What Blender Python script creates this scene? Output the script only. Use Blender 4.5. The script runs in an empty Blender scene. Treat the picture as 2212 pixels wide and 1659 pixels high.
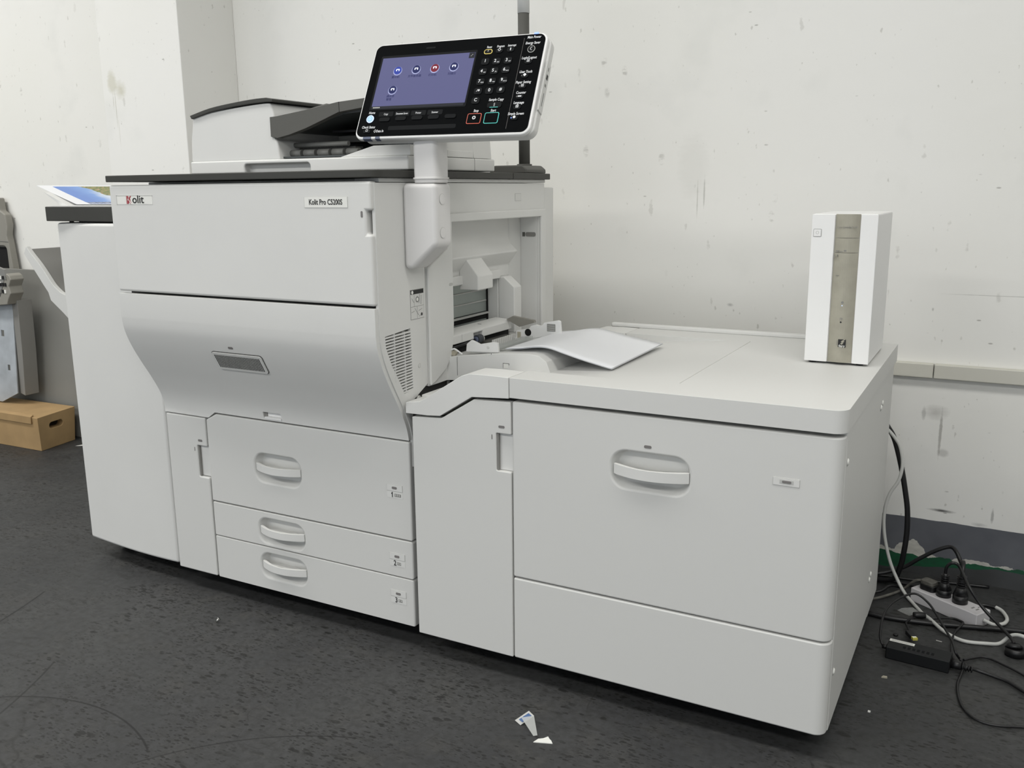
import bpy, bmesh, math, random
from mathutils import Vector, Matrix, Quaternion
random.seed(7)
S = bpy.context.scene
COL = S.collection
PI = math.pi

# ------------------------------------------------------------------ camera
CAM = Vector((1.9622, -1.6491, 1.0730)); YAW, PIT, ROL, FPX = -0.4975, -0.2103, -0.0097, 1963.78
fw = Vector((math.sin(YAW)*math.cos(PIT), math.cos(YAW)*math.cos(PIT), math.sin(PIT)))
rr = Vector((math.cos(YAW), -math.sin(YAW), 0)); uu = rr.cross(fw)
R_ = math.cos(ROL)*rr + math.sin(ROL)*uu; U_ = -math.sin(ROL)*rr + math.cos(ROL)*uu
cd = bpy.data.cameras.new('camera'); cam = bpy.data.objects.new('camera', cd); COL.objects.link(cam)
m = Matrix((R_, U_, -fw)).transposed().to_4x4(); m.translation = CAM
cam.matrix_world = m
cd.sensor_width = 36; cd.sensor_fit = 'HORIZONTAL'; cd.lens = FPX*36/2212; cd.clip_start = .02; cd.clip_end = 60
S.camera = cam

# ------------------------------------------------------------------ world, lights, exposure
w = bpy.data.worlds.new('world'); S.world = w; w.use_nodes = True
w.node_tree.nodes['Background'].inputs[0].default_value = (.90, .95, 1, 1)
w.node_tree.nodes['Background'].inputs[1].default_value = 1.02
S.view_settings.view_transform = 'Standard'; S.view_settings.look = 'None'
S.view_settings.exposure = 0.13; S.view_settings.gamma = 1.0; S.view_settings.use_curve_mapping = False
def lamp(name, loc, sx, sy, power, col=(1, .985, .95), rot=(0, 0, 0)):
    l = bpy.data.lights.new(name, 'AREA'); l.shape = 'RECTANGLE'; l.size = sx; l.size_y = sy
    l.energy = power; l.color = col
    o = bpy.data.objects.new(name, l); COL.objects.link(o); o.location = loc; o.rotation_euler = rot
    return o
lamp('ceiling_tube_light', (-2.6, -0.6, 2.9), 2.4, .5, 58)
lamp('ceiling_tube_light', (0.5, -0.6, 2.9), 2.4, .5, 20)
lamp('ceiling_tube_light', (3.1, -0.7, 2.9), 2.4, .5, 27)
lamp('ceiling_tube_light', (-0.8, -3.0, 2.9), 2.4, .5, 62)
lamp('ceiling_tube_light', (2.8, -3.0, 2.9), 2.4, .5, 46)

# ------------------------------------------------------------------ materials
MATS = {}
def mat(name, col, rough=.5, metal=0, bump=0, bscale=800, var=0, vscale=6, emit=0, alpha=1, spec=.5, trans=0):
    m = bpy.data.materials.new(name); m.use_nodes = True; nt = m.node_tree; N = nt.nodes; L = nt.links
    p = N['Principled BSDF']; p.inputs['Base Color'].default_value = (*col, 1)
    p.inputs['Roughness'].default_value = rough; p.inputs['Metallic'].default_value = metal
    p.inputs['Specular IOR Level'].default_value = spec
    p.inputs['Transmission Weight'].default_value = trans
    if emit: p.inputs['Emission Color'].default_value = (*col, 1); p.inputs['Emission Strength'].default_value = emit
    if alpha < 1: p.inputs['Alpha'].default_value = alpha
    tc = N.new('ShaderNodeTexCoord')
    if var:
        n = N.new('ShaderNodeTexNoise'); n.inputs['Scale'].default_value = vscale; n.inputs['Detail'].default_value = 5
        L.new(tc.outputs['Object'], n.inputs['Vector'])
        r = N.new('ShaderNodeMapRange'); r.inputs[1].default_value = .3; r.inputs[2].default_value = .7
        r.inputs[3].default_value = 1-var; r.inputs[4].default_value = 1+var*.4
        L.new(n.outputs[0], r.inputs[0])
        mx = N.new('ShaderNodeMix'); mx.data_type = 'RGBA'; mx.blend_type = 'MULTIPLY'; mx.inputs[0].default_value = 1
        mx.inputs[6].default_value = (*col, 1); L.new(r.outputs[0], mx.inputs[7]); L.new(mx.outputs[2], p.inputs['Base Color'])
    if bump:
        n = N.new('ShaderNodeTexNoise'); n.inputs['Scale'].default_value = bscale; n.inputs['Detail'].default_value = 2
        L.new(tc.outputs['Object'], n.inputs['Vector'])
        b = N.new('ShaderNodeBump'); b.inputs['Strength'].default_value = bump; b.inputs['Distance'].default_value = .0005
        L.new(n.outputs[0], b.inputs['Height']); L.new(b.outputs[0], p.inputs['Normal'])
    MATS[name] = m; return m
mat('white_plastic', (.70, .70, .68), .62, bump=.15, var=.03, vscale=3, spec=.35)
mat('warm_plastic', (.71, .70, .69), .45, bump=.1)
mat('pale_plastic', (.655, .655, .635), .52, bump=.1, spec=.35)
mat('bright_plastic', (.80, .80, .79), .4)
mat('seam', (.10, .10, .095), .7)
mat('gap_shade_frame', (.045, .045, .043), .7)  # dark on purpose: paints the shade in panel gaps and vent slots
mat('dark_grey', (.050, .050, .045), .5, bump=.3, var=.08, spec=.3)
mat('mid_grey', (.105, .104, .095), .55, bump=.3, spec=.3)
mat('tray_grey', (.235, .23, .215), .5, bump=.2, var=.05)
mat('slate', (.055, .062, .062), .4)
mat('black', (.008, .008, .009), .45)
mat('void', (.003, .003, .003), .9)
mat('gloss_black', (.003, .0035, .004), .5, spec=.02)
mat('key_black', (.010, .011, .012), .5, spec=.05)
mat('print_white', (.75, .76, .78), .6)
mat('print_black', (.012, .012, .012), .6)
mat('print_grey', (.22, .22, .21), .6)
mat('print_light', (.50, .50, .48), .6)
mat('led_grey', (.20, .19, .185), .5, spec=.2)
mat('label_white', (.80, .80, .76), .5)
mat('logo_red', (.35, .03, .045), .5)
mat('ring_yellow', (.75, .60, .15), .5)
mat('ring_red', (.55, .10, .06), .5)
mat('ring_teal', (.08, .52, .47), .5)
mat('glow_blue', (.16, .26, .95), .4, emit=1.3)
mat('glow_pale', (.50, .62, .95), .4, emit=.8)
mat('lens_grey', (.10, .12, .18), .3)
mat('icon_rim', (.30, .32, .52), .4, emit=.2, spec=.1)
mat('icon_navy', (.02, .025, .10), .5, spec=.1)
mat('icon_blue', (.03, .05, .28), .5, spec=.1, emit=.2)
mat('icon_red', (.16, .02, .035), .5, spec=.1, emit=.1)
mat('icon_white', (.75, .78, .9), .4, emit=.3)
mat('screen_bar', (.02, .022, .028), .5, spec=.1)
mat('galvanised', (.36, .395, .375), .38, metal=.45, var=.05, vscale=10)
mat('rubber', (.05, .055, .065), .6)
mat('roller_grey', (.22, .22, .205), .5)
mat('beige_plastic', (.42, .39, .31), .5)
mat('thin_film', (.75, .77, .75), .12, alpha=.16)
mat('clear_plastic', (.70, .72, .70), .15, alpha=.38)
mat('paper', (.80, .81, .83), .7)
mat('champagne', (.40, .38, .31), .40, metal=.45, bump=.4, bscale=2500, var=.12, vscale=30)
mat('cable_black', (.008, .008, .009), .38)
mat('cable_white', (.58, .585, .56), .4)
mat('cable_dirty', (.13, .125, .11), .6, var=.4, vscale=60)
mat('strip_white', (.60, .585, .60), .45)
mat('cardboard', (.40, .265, .125), .85, var=.12, vscale=12)
mat('cardboard_shade', (.02, .015, .01), .9)  # cardboard darkened to near black: shade inside the box put into the colour
mat('adapter_black', (.008, .009, .010), .5, bump=.3, spec=.3)
mat('usb_yellow', (.62, .58, .12), .5)
mat('blue_print', (.05, .11, .26), .4)
mat('metal', (.5, .5, .48), .3, metal=.9)
mat('leaning_grey', (.22, .218, .20), .6, var=.06)
mat('sheet_metal', (.52, .56, .60), .4, metal=.25, var=.25, vscale=9)
mat('beige_cover', (.26, .25, .22), .55, var=.08)
mat('raceway', (.56, .55, .49), .5)
mat('frosted', (.72, .73, .72), .3)
mat('dirty_bits', (.42, .40, .33), .8)

def screen_mat():
    m = mat('screen_lit', (.02, .02, .04), .4, spec=.1)
    p = m.node_tree.nodes['Principled BSDF']
    p.inputs['Emission Color'].default_value = (.110, .115, .245, 1); p.inputs['Emission Strength'].default_value = .80
screen_mat()

def print_mat():      # the landscape print: sky, clouds, foliage, buildings along the near edge
    m = bpy.data.materials.new('landscape_print'); m.use_nodes = True; nt = m.node_tree; N = nt.nodes; L = nt.links
    p = N['Principled BSDF']; p.inputs['Roughness'].default_value = .4
    g = N.new('ShaderNodeTexCoord'); sx = N.new('ShaderNodeSeparateXYZ'); L.new(g.outputs['Generated'], sx.inputs[0])
    n = N.new('ShaderNodeTexNoise'); n.inputs['Scale'].default_value = 3; n.inputs['Detail'].default_value = 6; L.new(g.outputs['Generated'], n.inputs['Vector'])
    n2 = N.new('ShaderNodeTexNoise'); n2.inputs['Scale'].default_value = 26; n2.inputs['Detail'].default_value = 4; L.new(g.outputs['Generated'], n2.inputs['Vector'])
    def ramp(src, stops, interp='LINEAR'):
        r = N.new('ShaderNodeValToRGB'); r.color_ramp.interpolation = interp
        e = r.color_ramp.elements
        e[0].position, e[0].color = stops[0][0], (*stops[0][1], 1); e[1].position, e[1].color = stops[1][0], (*stops[1][1], 1)
        for q, c in stops[2:]:
            a = e.new(q); a.color = (*c, 1)
        L.new(src, r.inputs[0]); return r.outputs[0]
    def mixc(f, a, b):
        x = N.new('ShaderNodeMix'); x.data_type = 'RGBA'; L.new(f, x.inputs[0]); L.new(a, x.inputs[6]); L.new(b, x.inputs[7]); return x.outputs[2]
    def math_(op, a, b):
        x = N.new('ShaderNodeMath'); x.operation = op
        for i, v in enumerate((a, b)):
            if isinstance(v, (int, float)): x.inputs[i].default_value = v
            else: L.new(v, x.inputs[i])
        return x.outputs[0]
    sky = ramp(math_('ADD', sx.outputs[1], math_('MULTIPLY', n.outputs[0], .5)), [(.35, (.13, .25, .62)), (.75, (.62, .70, .82)), (.55, (.20, .36, .72)), (1, (.70, .74, .80))])
    fol = ramp(n2.outputs[0], [(.35, (.05, .10, .02)), (.62, (.45, .25, .14)), (.5, (.22, .26, .06)), (.75, (.55, .42, .30))])
    fm = math_('GREATER_THAN', math_('ADD', sx.outputs[1], math_('MULTIPLY', n.outputs[0], .35)), math_('ADD', .50, math_('MULTIPLY', sx.outputs[0], 1.0)))
    c1 = mixc(fm, sky, fol)
    br = N.new('ShaderNodeTexBrick'); br.inputs['Scale'].default_value = 11; br.inputs['Brick Width'].default_value = .9; br.inputs['Row Height'].default_value = .5; br.inputs['Color1'].default_value = (.10, .14, .28, 1); br.inputs['Color2'].default_value = (.24, .28, .40, 1); br.inputs['Mortar'].default_value = (.75, .78, .85, 1)
    L.new(g.outputs['Generated'], br.inputs['Vector'])
    bmk = math_('GREATER_THAN', sx.outputs[0], .31)
    c2 = mixc(bmk, c1, br.outputs[0])
    L.new(c2, p.inputs['Base Color']); MATS['landscape_print'] = m
print_mat()

def nodeset(m):
    nt = m.node_tree; N = nt.nodes; L = nt.links
    def val(x, sock):
        if isinstance(x, (int, float)): sock.default_value = x
        elif isinstance(x, tuple): sock.default_value = (*x, 1) if len(sock.default_value) == 4 else x
        else: L.new(x, sock)
    def M(op, a, b=0, c=0):
        x = N.new('ShaderNodeMath'); x.operation = op; val(a, x.inputs[0]); val(b, x.inputs[1]); val(c, x.inputs[2]); return x.outputs[0]
    def noise(vec, s, d=4, r=.5):
        n = N.new('ShaderNodeTexNoise'); n.inputs['Scale'].default_value = s; n.inputs['Detail'].default_value = d; n.inputs['Roughness'].default_value = r
        L.new(vec, n.inputs['Vector']); return n.outputs[0]
    def mr(v, a, b, c=0, d=1):
        x = N.new('ShaderNodeMapRange'); val(v, x.inputs[0]); val(a, x.inputs[1]); val(b, x.inputs[2]); val(c, x.inputs[3]); val(d, x.inputs[4]); return x.outputs[0]
    def mix(f, a, b):
        x = N.new('ShaderNodeMix'); x.data_type = 'RGBA'; val(f, x.inputs[0]); val(a, x.inputs[6]); val(b, x.inputs[7]); return x.outputs[2]
    def mapv(vec, sc):
        x = N.new('ShaderNodeMapping'); x.inputs['Scale'].default_value = sc; L.new(vec, x.inputs['Vector']); return x.outputs[0]
    return N, L, M, noise, mr, mix, mapv

def wall_mat():
    m = bpy.data.materials.new('painted_wall'); m.use_nodes = True
    N, L, M, noise, mr, mix, mapv = nodeset(m)
    p = N['Principled BSDF']; p.inputs['Roughness'].default_value = .6
    g = N.new('ShaderNodeNewGeometry'); P = g.outputs['Position']
    s = N.new('ShaderNodeSeparateXYZ'); L.new(P, s.inputs[0]); X, Y, Z = s.outputs
    big = noise(P, .9, 3); med = noise(P, 4, 5); fine = noise(mapv(P, (1, 1, 2.2)), 34, 4, .6)
    col = mix(mr(big, .4, .65), (.80, .795, .765), (.775, .77, .725))
    col = mix(mr(med, .57, .75, 0, .35), col, (.62, .63, .60))
    # scuffs and specks
    v = N.new('ShaderNodeTexVoronoi'); v.inputs['Scale'].default_value = 9; L.new(mapv(P, (1, 1, .55)), v.inputs['Vector'])
    speck = M('MULTIPLY', mr(v.outputs['Distance'], .10, .06), mr(noise(P, 2.3, 2), .52, .58))
    col = mix(M('MULTIPLY', speck, M('MULTIPLY', mr(fine, .45, .6), .45)), col, (.30, .29, .26))
    v2 = N.new('ShaderNodeTexVoronoi'); v2.inputs['Scale'].default_value = 22; L.new(mapv(P, (.6, .6, 1.6)), v2.inputs['Vector'])
    sp2 = M('MULTIPLY', mr(v2.outputs['Distance'], .09, .05), mr(noise(P, 5, 2), .60, .64))
    col = mix(M('MULTIPLY', sp2, .6), col, (.22, .21, .19))
    for sc, rx, ga, ro, al in ((7, .35, .53, .3, .18), (13, .28, .51, -.5, .28), (24, .4, .50, .9, .42), (40, .5, .52, .1, .35)):
        mp = N.new('ShaderNodeMapping'); mp.inputs['Rotation'].default_value = (0, ro, 0); mp.inputs['Scale'].default_value = (1.6, 1, rx*1.6); mp.inputs['Location'].default_value = (sc*.37, 0, sc*.11); L.new(P, mp.inputs['Vector'])
        vv = N.new('ShaderNodeTexVoronoi'); vv.inputs['Scale'].default_value = sc; L.new(mp.outputs[0], vv.inputs['Vector'])
        dd = M('ADD', vv.outputs['Distance'], M('MULTIPLY', M('SUBTRACT', noise(P, sc*4, 3), .5), .5))
        col = mix(M('MULTIPLY', M('MULTIPLY', mr(dd, .10, .03), mr(noise(P, sc*.22, 2), ga, ga+.05)), al), col, (.33, .32, .28))
    # stains with drips on the pillar
    def blob(cx, cz, rx, rz, strength, c, soft=.55):
        nonlocal col
        d = M('SQRT', M('ADD', M('POWER', M('DIVIDE', M('SUBTRACT', X, cx), rx), 2), M('POWER', M('DIVIDE', M('SUBTRACT', Z, cz), rz), 2)))
        d = M('ADD', d, M('MULTIPLY', M('SUBTRACT', fine, .5), .9))
        col = mix(mr(d, soft, 1.1, strength, 0), col, c)
    blob(-1.005, 1.475, .026, .045, .5, (.50, .48, .36)); blob(-.96, 1.445, .03, .035, .6, (.50, .48, .36), .2)
    blob(-.995, 1.38, .0025, .075, .5, (.42, .41, .33)); blob(-.988, 1.30, .0018, .07, .35, (.45, .43, .36)); blob(-1.006, 1.405, .002, .035, .5, (.42, .41, .33))
    blob(-1.36, 1.33, .012, .03, .35, (.62, .52, .36))
    blob(1.255, .735, .010, .006, .5, (.18, .18, .17), .1); blob(1.13, 1.13, .05, .10, .10, (.4, .4, .36))
    blob(1.165, 1.06, .0025, .05, .6, (.4, .4, .37)); blob(1.145, 1.04, .002, .06, .5, (.42, .42, .38)); blob(1.99, .793, .16, .0012, .6, (.42, .42, .39)); blob(1.80, .75, .003, .005, .5, (.2, .2, .18), .2)  # the long thin horizontal one paints the shadow line of a crack
    blob(1.83, .47, .035, .02, .45, (.30, .29, .27), .2); blob(1.845, .41, .004, .07, .6, (.25, .24, .22)); blob(1.80, .465, .006, .02, .45, (.3, .3, .28)); blob(1.855, .36, .015, .012, .4, (.3, .29, .27))
    blob(1.865, .195, .035, .005, .95, (.05, .05, .05), .1); blob(1.99, .20, .004, .02, .6, (.25, .25, .24)); blob(1.96, .17, .02, .006, .5, (.3, .3, .3), .1)
    # painted dado: grey band, torn plaster, old green coat, bare dark base
    e1 = M('ADD', .1635, M('MULTIPLY', M('SUBTRACT', noise(P, 16, 3), .5), .006))
    c_grey = mix(mr(noise(P, 11, 4), .35, .7), (.095, .10, .115), (.125, .13, .145))
    col = mix(M('LESS_THAN', Z, e1), col, c_grey)
    hump = M('MULTIPLY', M('SQRT', M('MAXIMUM', M('SUBTRACT', 1, M('POWER', M('DIVIDE', M('SUBTRACT', X, 1.795), .040), 2)), 0)), .034)
    n1 = noise(P, 26, 4)
    e2 = M('ADD', M('ADD', .062, hump), M('MULTIPLY', M('SUBTRACT', n1, .5), .05))
    col = mix(M('LESS_THAN', Z, e2), col, mix(mr(fine, .3, .7), (.58, .57, .52), (.42, .415, .38)))
    e3 = M('ADD', .054, M('MULTIPLY', M('SUBTRACT', noise(P, 21, 4), .5), .035))
    col = mix(M('LESS_THAN', Z, e3), col, mix(mr(fine, .4, .65), (.005, .085, .035), (.01, .06, .03)))
    e4 = M('ADD', mr(X, 1.74, 2.0, .008, .048), M('MULTIPLY', M('SUBTRACT', noise(P, 18, 4), .5), .02))
    col = mix(M('LESS_THAN', Z, e4), col, mix(mr(med, .35, .7), (.035, .036, .036), (.065, .068, .072)))
    L.new(col, p.inputs['Base Color'])
    b = N.new('ShaderNodeBump'); b.inputs['Strength'].default_value = .25; b.inputs['Distance'].default_value = .004
    L.new(noise(P, 13, 5), b.inputs['Height']); L.new(b.outputs[0], p.inputs['Normal'])
    MATS['painted_wall'] = m
wall_mat()

def floor_mat():
    m = bpy.data.materials.new('epoxy_floor'); m.use_nodes = True
    N, L, M, noise, mr, mix, mapv = nodeset(m)
    p = N['Principled BSDF']
    g = N.new('ShaderNodeNewGeometry'); P = g.outputs['Position']
    big = noise(P, 1.6, 5, .6); med = noise(P, 9, 5, .6); fine = noise(P, 60, 4, .6)
    col = mix(mr(big, .35, .65), (.037, .038, .040), (.057, .058, .058))
    col = mix(mr(med, .52, .72, 0, .5), col, (.068, .066, .060))
    col = mix(mr(fine, .40, .62, 0, .45), col, (.026, .026, .025))
    pn = noise(P, 22, 3, .6)
    for sc, lo, hi, st, gate, gs, rot in ((26, .27, .17, .85, .50, 3.1, .5), (48, .30, .20, .8, .47, 4.3, -.3), (85, .32, .22, .7, .45, 6.0, .2)):
        mp = N.new('ShaderNodeMapping'); mp.inputs['Rotation'].default_value = (0, 0, rot); mp.inputs['Scale'].default_value = (.75, 1.9, 1); mp.inputs['Location'].default_value = (sc*.13, 0, 0); L.new(P, mp.inputs['Vector'])
        v = N.new('ShaderNodeTexVoronoi'); v.inputs['Scale'].default_value = sc; L.new(mp.outputs[0], v.inputs['Vector'])
        d = M('ADD', v.outputs['Distance'], M('MULTIPLY', M('SUBTRACT', noise(P, sc*2.2, 2), .5), .55))
        col = mix(M('MULTIPLY', M('MULTIPLY', mr(d, lo, hi), mr(noise(P, gs, 3), gate, gate+.08)), st), col, (.013, .013, .012))
    def arc(x0_, y0_, r_, a0_, a1_, w_, k_):      # curved scuff lines
        nonlocal col
        dx = M('SUBTRACT', X2, x0_); dy = M('SUBTRACT', Y2, y0_)
        d_ = M('ABSOLUTE', M('SUBTRACT', M('SQRT', M('ADD', M('POWER', dx, 2), M('POWER', dy, 2))), r_))
        an = M('ARCTAN2', dy, dx); inside = M('MULTIPLY', M('GREATER_THAN', an, a0_), M('LESS_THAN', an, a1_))
        col = mix(M('MULTIPLY', M('MULTIPLY', mr(d_, w_*.4, w_, 1, 0), inside), k_), col, (.010, .010, .010))
    sp_ = N.new('ShaderNodeSeparateXYZ'); L.new(P, sp_.inputs[0]); X2, Y2 = sp_.outputs[0], sp_.outputs[1]
    arc(-1.50, -.75, 1.32, .10, .42, .004, .8); arc(.35, -.95, .42, 1.05, 2.2, .003, .8); arc(-.9, -1.05, 1.15, .15, .55, .0035, .7); arc(-.95, -.10, .55, -.75, -.30, .0045, .8)
    arc(1.1, -.95, .62, 1.9, 2.6, .003, .6)
    # streaky wear
    st = noise(mapv(P, (5, 22, 1)), 3, 5, .65)
    col = mix(mr(st, .56, .66, 0, .5), col, (.022, .022, .020))
    st2 = noise(mapv(P, (6, 16, 1)), 2.1, 5, .7)
    col = mix(mr(st2, .60, .72, 0, .5), col, (.080, .080, .075))
    # thin scratches
    wv = N.new('ShaderNodeTexNoise'); wv.inputs['Scale'].default_value = 1.7; wv.inputs['Detail'].default_value = 2.5; L.new(mapv(P, (1.4, 1, 1)), wv.inputs['Vector'])
    scr = mr(M('ABSOLUTE', M('SUBTRACT', wv.outputs[0], .5)), .0, .0022, .7, 0)
    col = mix(M('MULTIPLY', scr, mr(med, .45, .55)), col, (.025, .025, .024))
    L.new(col, p.inputs['Base Color'])
    L.new(mr(med, .3, .7, .45, .65), p.inputs['Roughness']); p.inputs['Specular IOR Level'].default_value = .35
    b = N.new('ShaderNodeBump'); b.inputs['Strength'].default_value = .3; b.inputs['Distance'].default_value = .003
    L.new(noise(P, 30, 5), b.inputs['Height']); L.new(b.outputs[0], p.inputs['Normal'])
    MATS['epoxy_floor'] = m
floor_mat()

# ------------------------------------------------------------------ geometry builder
W = {}
def rrect(x0, y0, x1, y1, r, n=5):
    pts = []
    for cx, cy, a0 in ((x1-r, y0+r, -90), (x1-r, y1-r, 0), (x0+r, y1-r, 90), (x0+r, y0+r, 180)):
        for i in range(n+1):
            a = math.radians(a0+90*i/n); pts.append((cx+r*math.cos(a), cy+r*math.sin(a)))
    return pts
def spl(pts, n=6):
    out = []; P = [pts[0]]+list(pts)+[pts[-1]]
    for i in range(1, len(P)-2):
        for k in range(n):
            t = k/n
            out.append(tuple(.5*((2*b)+(-a+c)*t+(2*a-5*b+4*c-d)*t*t+(-a+3*b-3*c+d)*t**3) for a, b, c, d in zip(P[i-1], P[i], P[i+1], P[i+2])))
    out.append(tuple(pts[-1])); return out
class G:
    def __init__(s, mat=None):
        s.bm = bmesh.new(); s.slots = []; s.cur = mat
        if mat: s.slots.append(mat)
    def mi(s, m):
        m = m or s.cur
        if m not in s.slots: s.slots.append(m)
        return s.slots.index(m)
    def faces(s, vs, fs, m=None, M=None, smooth=False):
        i = s.mi(m); v = [s.bm.verts.new(M @ Vector(p) if M else Vector(p)) for p in vs]
        for f in fs:
            try:
                ff = s.bm.faces.new([v[k] for k in f]); ff.material_index = i; ff.smooth = smooth
            except ValueError: pass
        return s
    def prism(s, pts, axis, a, b, m=None, M=None):
        def P(q, t):
            return {'x': (t, q[0], q[1]), 'y': (q[0], t, q[1]), 'z': (q[0], q[1], t)}[axis]
        n = len(pts); vs = [P(q, a) for q in pts]+[P(q, b) for q in pts]
        fs = [tuple(range(n))[::-1], tuple(range(n, 2*n))]+[(i, (i+1) % n, n+(i+1) % n, n+i) for i in range(n)]
        return s.faces(vs, fs, m, M)
    def box(s, x0, y0, z0, x1, y1, z1, m=None, M=None):
        return s.prism([(x0, y0), (x1, y0), (x1, y1), (x0, y1)], 'z', z0, z1, m, M)
    def cyl(s, c, r, h, axis='z', n=24, m=None, M=None, r2=None):
        c = Vector(c); ax = {'x': Vector((1, 0, 0)), 'y': Vector((0, 1, 0)), 'z': Vector((0, 0, 1))}[axis] if isinstance(axis, str) else Vector(axis).normalized()
        u = ax.orthogonal().normalized(); v = ax.cross(u); r2 = r if r2 is None else r2
        vs = [c+(u*math.cos(2*PI*i/n)+v*math.sin(2*PI*i/n))*r for i in range(n)]+[c+ax*h+(u*math.cos(2*PI*i/n)+v*math.sin(2*PI*i/n))*r2 for i in range(n)]
        i0 = s.mi(m); V = [s.bm.verts.new(M @ p if M else p) for p in vs]
        for i in range(n):
            f = s.bm.faces.new((V[i], V[(i+1) % n], V[n+(i+1) % n], V[n+i])); f.material_index = i0; f.smooth = True
        f = s.bm.faces.new(V[:n][::-1]); f.material_index = i0; f = s.bm.faces.new(V[n:]); f.material_index = i0
        return s
    def tube(s, pts, r, m=None, n=10, smoothn=6, M=None, mats=None):
        if smoothn: pts = spl([tuple(p) for p in pts], smoothn)
        pts = [Vector(p) for p in pts]; i0 = s.mi(m); rings = []; up = None
        for i, p in enumerate(pts):
            t = (pts[min(i+1, len(pts)-1)]-pts[max(i-1, 0)])
            t = t.normalized() if t.length > 1e-9 else Vector((0, 0, 1))
            if up is None: up = t.orthogonal().normalized()
            up = (up-t*up.dot(t)); up = up.normalized() if up.length > 1e-6 else t.orthogonal().normalized()
            b = t.cross(up); rad = r(i/(len(pts)-1)) if callable(r) else r
            ring = []
            for k in range(n):
                q = p+(up*math.cos(2*PI*k/n)+b*math.sin(2*PI*k/n))*rad
                ring.append(s.bm.verts.new(M @ q if M else q))
            rings.append(ring)
        for a, b in zip(rings, rings[1:]):
            for k in range(n):
                f = s.bm.faces.new((a[k], a[(k+1) % n], b[(k+1) % n], b[k])); f.material_index = i0; f.smooth = True
        for ring in (rings[0][::-1], rings[-1]):
            f = s.bm.faces.new(ring); f.material_index = i0
        return s
    def text(s, txt, size, M, m=None, sx=1, ext=.0002, align='CENTER', shear=0, off=0):
        cu = bpy.data.curves.new('t', 'FONT'); cu.body = txt; cu.size = size; cu.align_x = align; cu.align_y = 'CENTER'
        cu.extrude = ext; cu.shear = shear; cu.resolution_u = 3; cu.offset = off
        o = bpy.data.objects.new('t', cu); COL.objects.link(o); bpy.context.view_layer.update()
        dg = bpy.context.evaluated_depsgraph_get(); me = bpy.data.meshes.new_from_object(o.evaluated_get(dg))
        i0 = s.mi(m); T = M @ Matrix.Diagonal((sx, 1, 1, 1)); vs = [s.bm.verts.new(T @ v.co) for v in me.vertices]
        for p in me.polygons:
            try:
                f = s.bm.faces.new([vs[k] for k in p.vertices]); f.material_index = i0
            except ValueError: pass
        COL.objects.unlink(o); bpy.data.objects.remove(o); bpy.data.curves.remove(cu); bpy.data.meshes.remove(me)
        return s
    def mesh(s, name, recalc=True):
        if recalc: bmesh.ops.recalc_face_normals(s.bm, faces=s.bm.faces)
        me = bpy.data.meshes.new(name); s.bm.to_mesh(me); s.bm.free()
        for k in s.slots: me.materials.append(MATS[k])
        return me
    def build(s, name, parent=None, bevel=0, cuts=(), seg=3, angle=30, recalc=True, bevcut=True):
        me = s.mesh(name, recalc)
        if cuts:
            o = bpy.data.objects.new('tmp', me); COL.objects.link(o); tmp = []
            for c in cuts:
                c.slots = [q or s.slots[0] for q in c.slots]
                cm = c.mesh('c'); co = bpy.data.objects.new('c', cm); COL.objects.link(co); tmp.append(co)
                b = o.modifiers.new('b', 'BOOLEAN'); b.operation = 'DIFFERENCE'; b.solver = 'EXACT'; b.object = co
            bpy.context.view_layer.update(); dg = bpy.context.evaluated_depsgraph_get()
            me2 = bpy.data.meshes.new_from_object(o.evaluated_get(dg)); me2.name = name
            for co in tmp: bpy.data.objects.remove(co)
            bpy.data.objects.remove(o); me = me2
        xs = [v.co for v in me.vertices]
        lo = Vector([min(v[i] for v in xs) for i in range(3)]); hi = Vector([max(v[i] for v in xs) for i in range(3)])
        c = (lo+hi)/2
        if parent is None: c.z = lo.z
        me.transform(Matrix.Translation(-c))
        o = bpy.data.objects.new(name, me); COL.objects.link(o); o.location = c; W[o.name] = c.copy()
        if parent is not None:
            o.parent = parent; o.matrix_parent_inverse = Matrix.Translation(-W[parent.name])
        if bevel:
            for p in me.polygons: p.use_smooth = True
            b = o.modifiers.new('bevel', 'BEVEL'); b.width = bevel; b.segments = seg; b.limit_method = 'ANGLE'
            b.angle_limit = math.radians(angle); b.harden_normals = True; b.use_clamp_overlap = True
        return o
def thing(name, label, cat, loc, group=None):
    o = bpy.data.objects.new(name, None); COL.objects.link(o); o.location = loc; o.empty_display_size = .05
    W[o.name] = Vector(loc); return tag(o, label, cat, group)
def tag(o, label, cat, group=None):
    o['label'] = label; o['category'] = cat
    if group: o['group'] = group
    return o
def struct(o): o['kind'] = 'structure'; return o
FR = lambda x, y, z: Matrix.Translation((x, y, z)) @ Matrix.Rotation(PI/2, 4, 'X')          # text facing -y
SD = lambda x, y, z: Matrix.Translation((x, y, z)) @ Matrix.Rotation(PI/2, 4, 'Z') @ Matrix.Rotation(PI/2, 4, 'X')  # text facing +x

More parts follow.
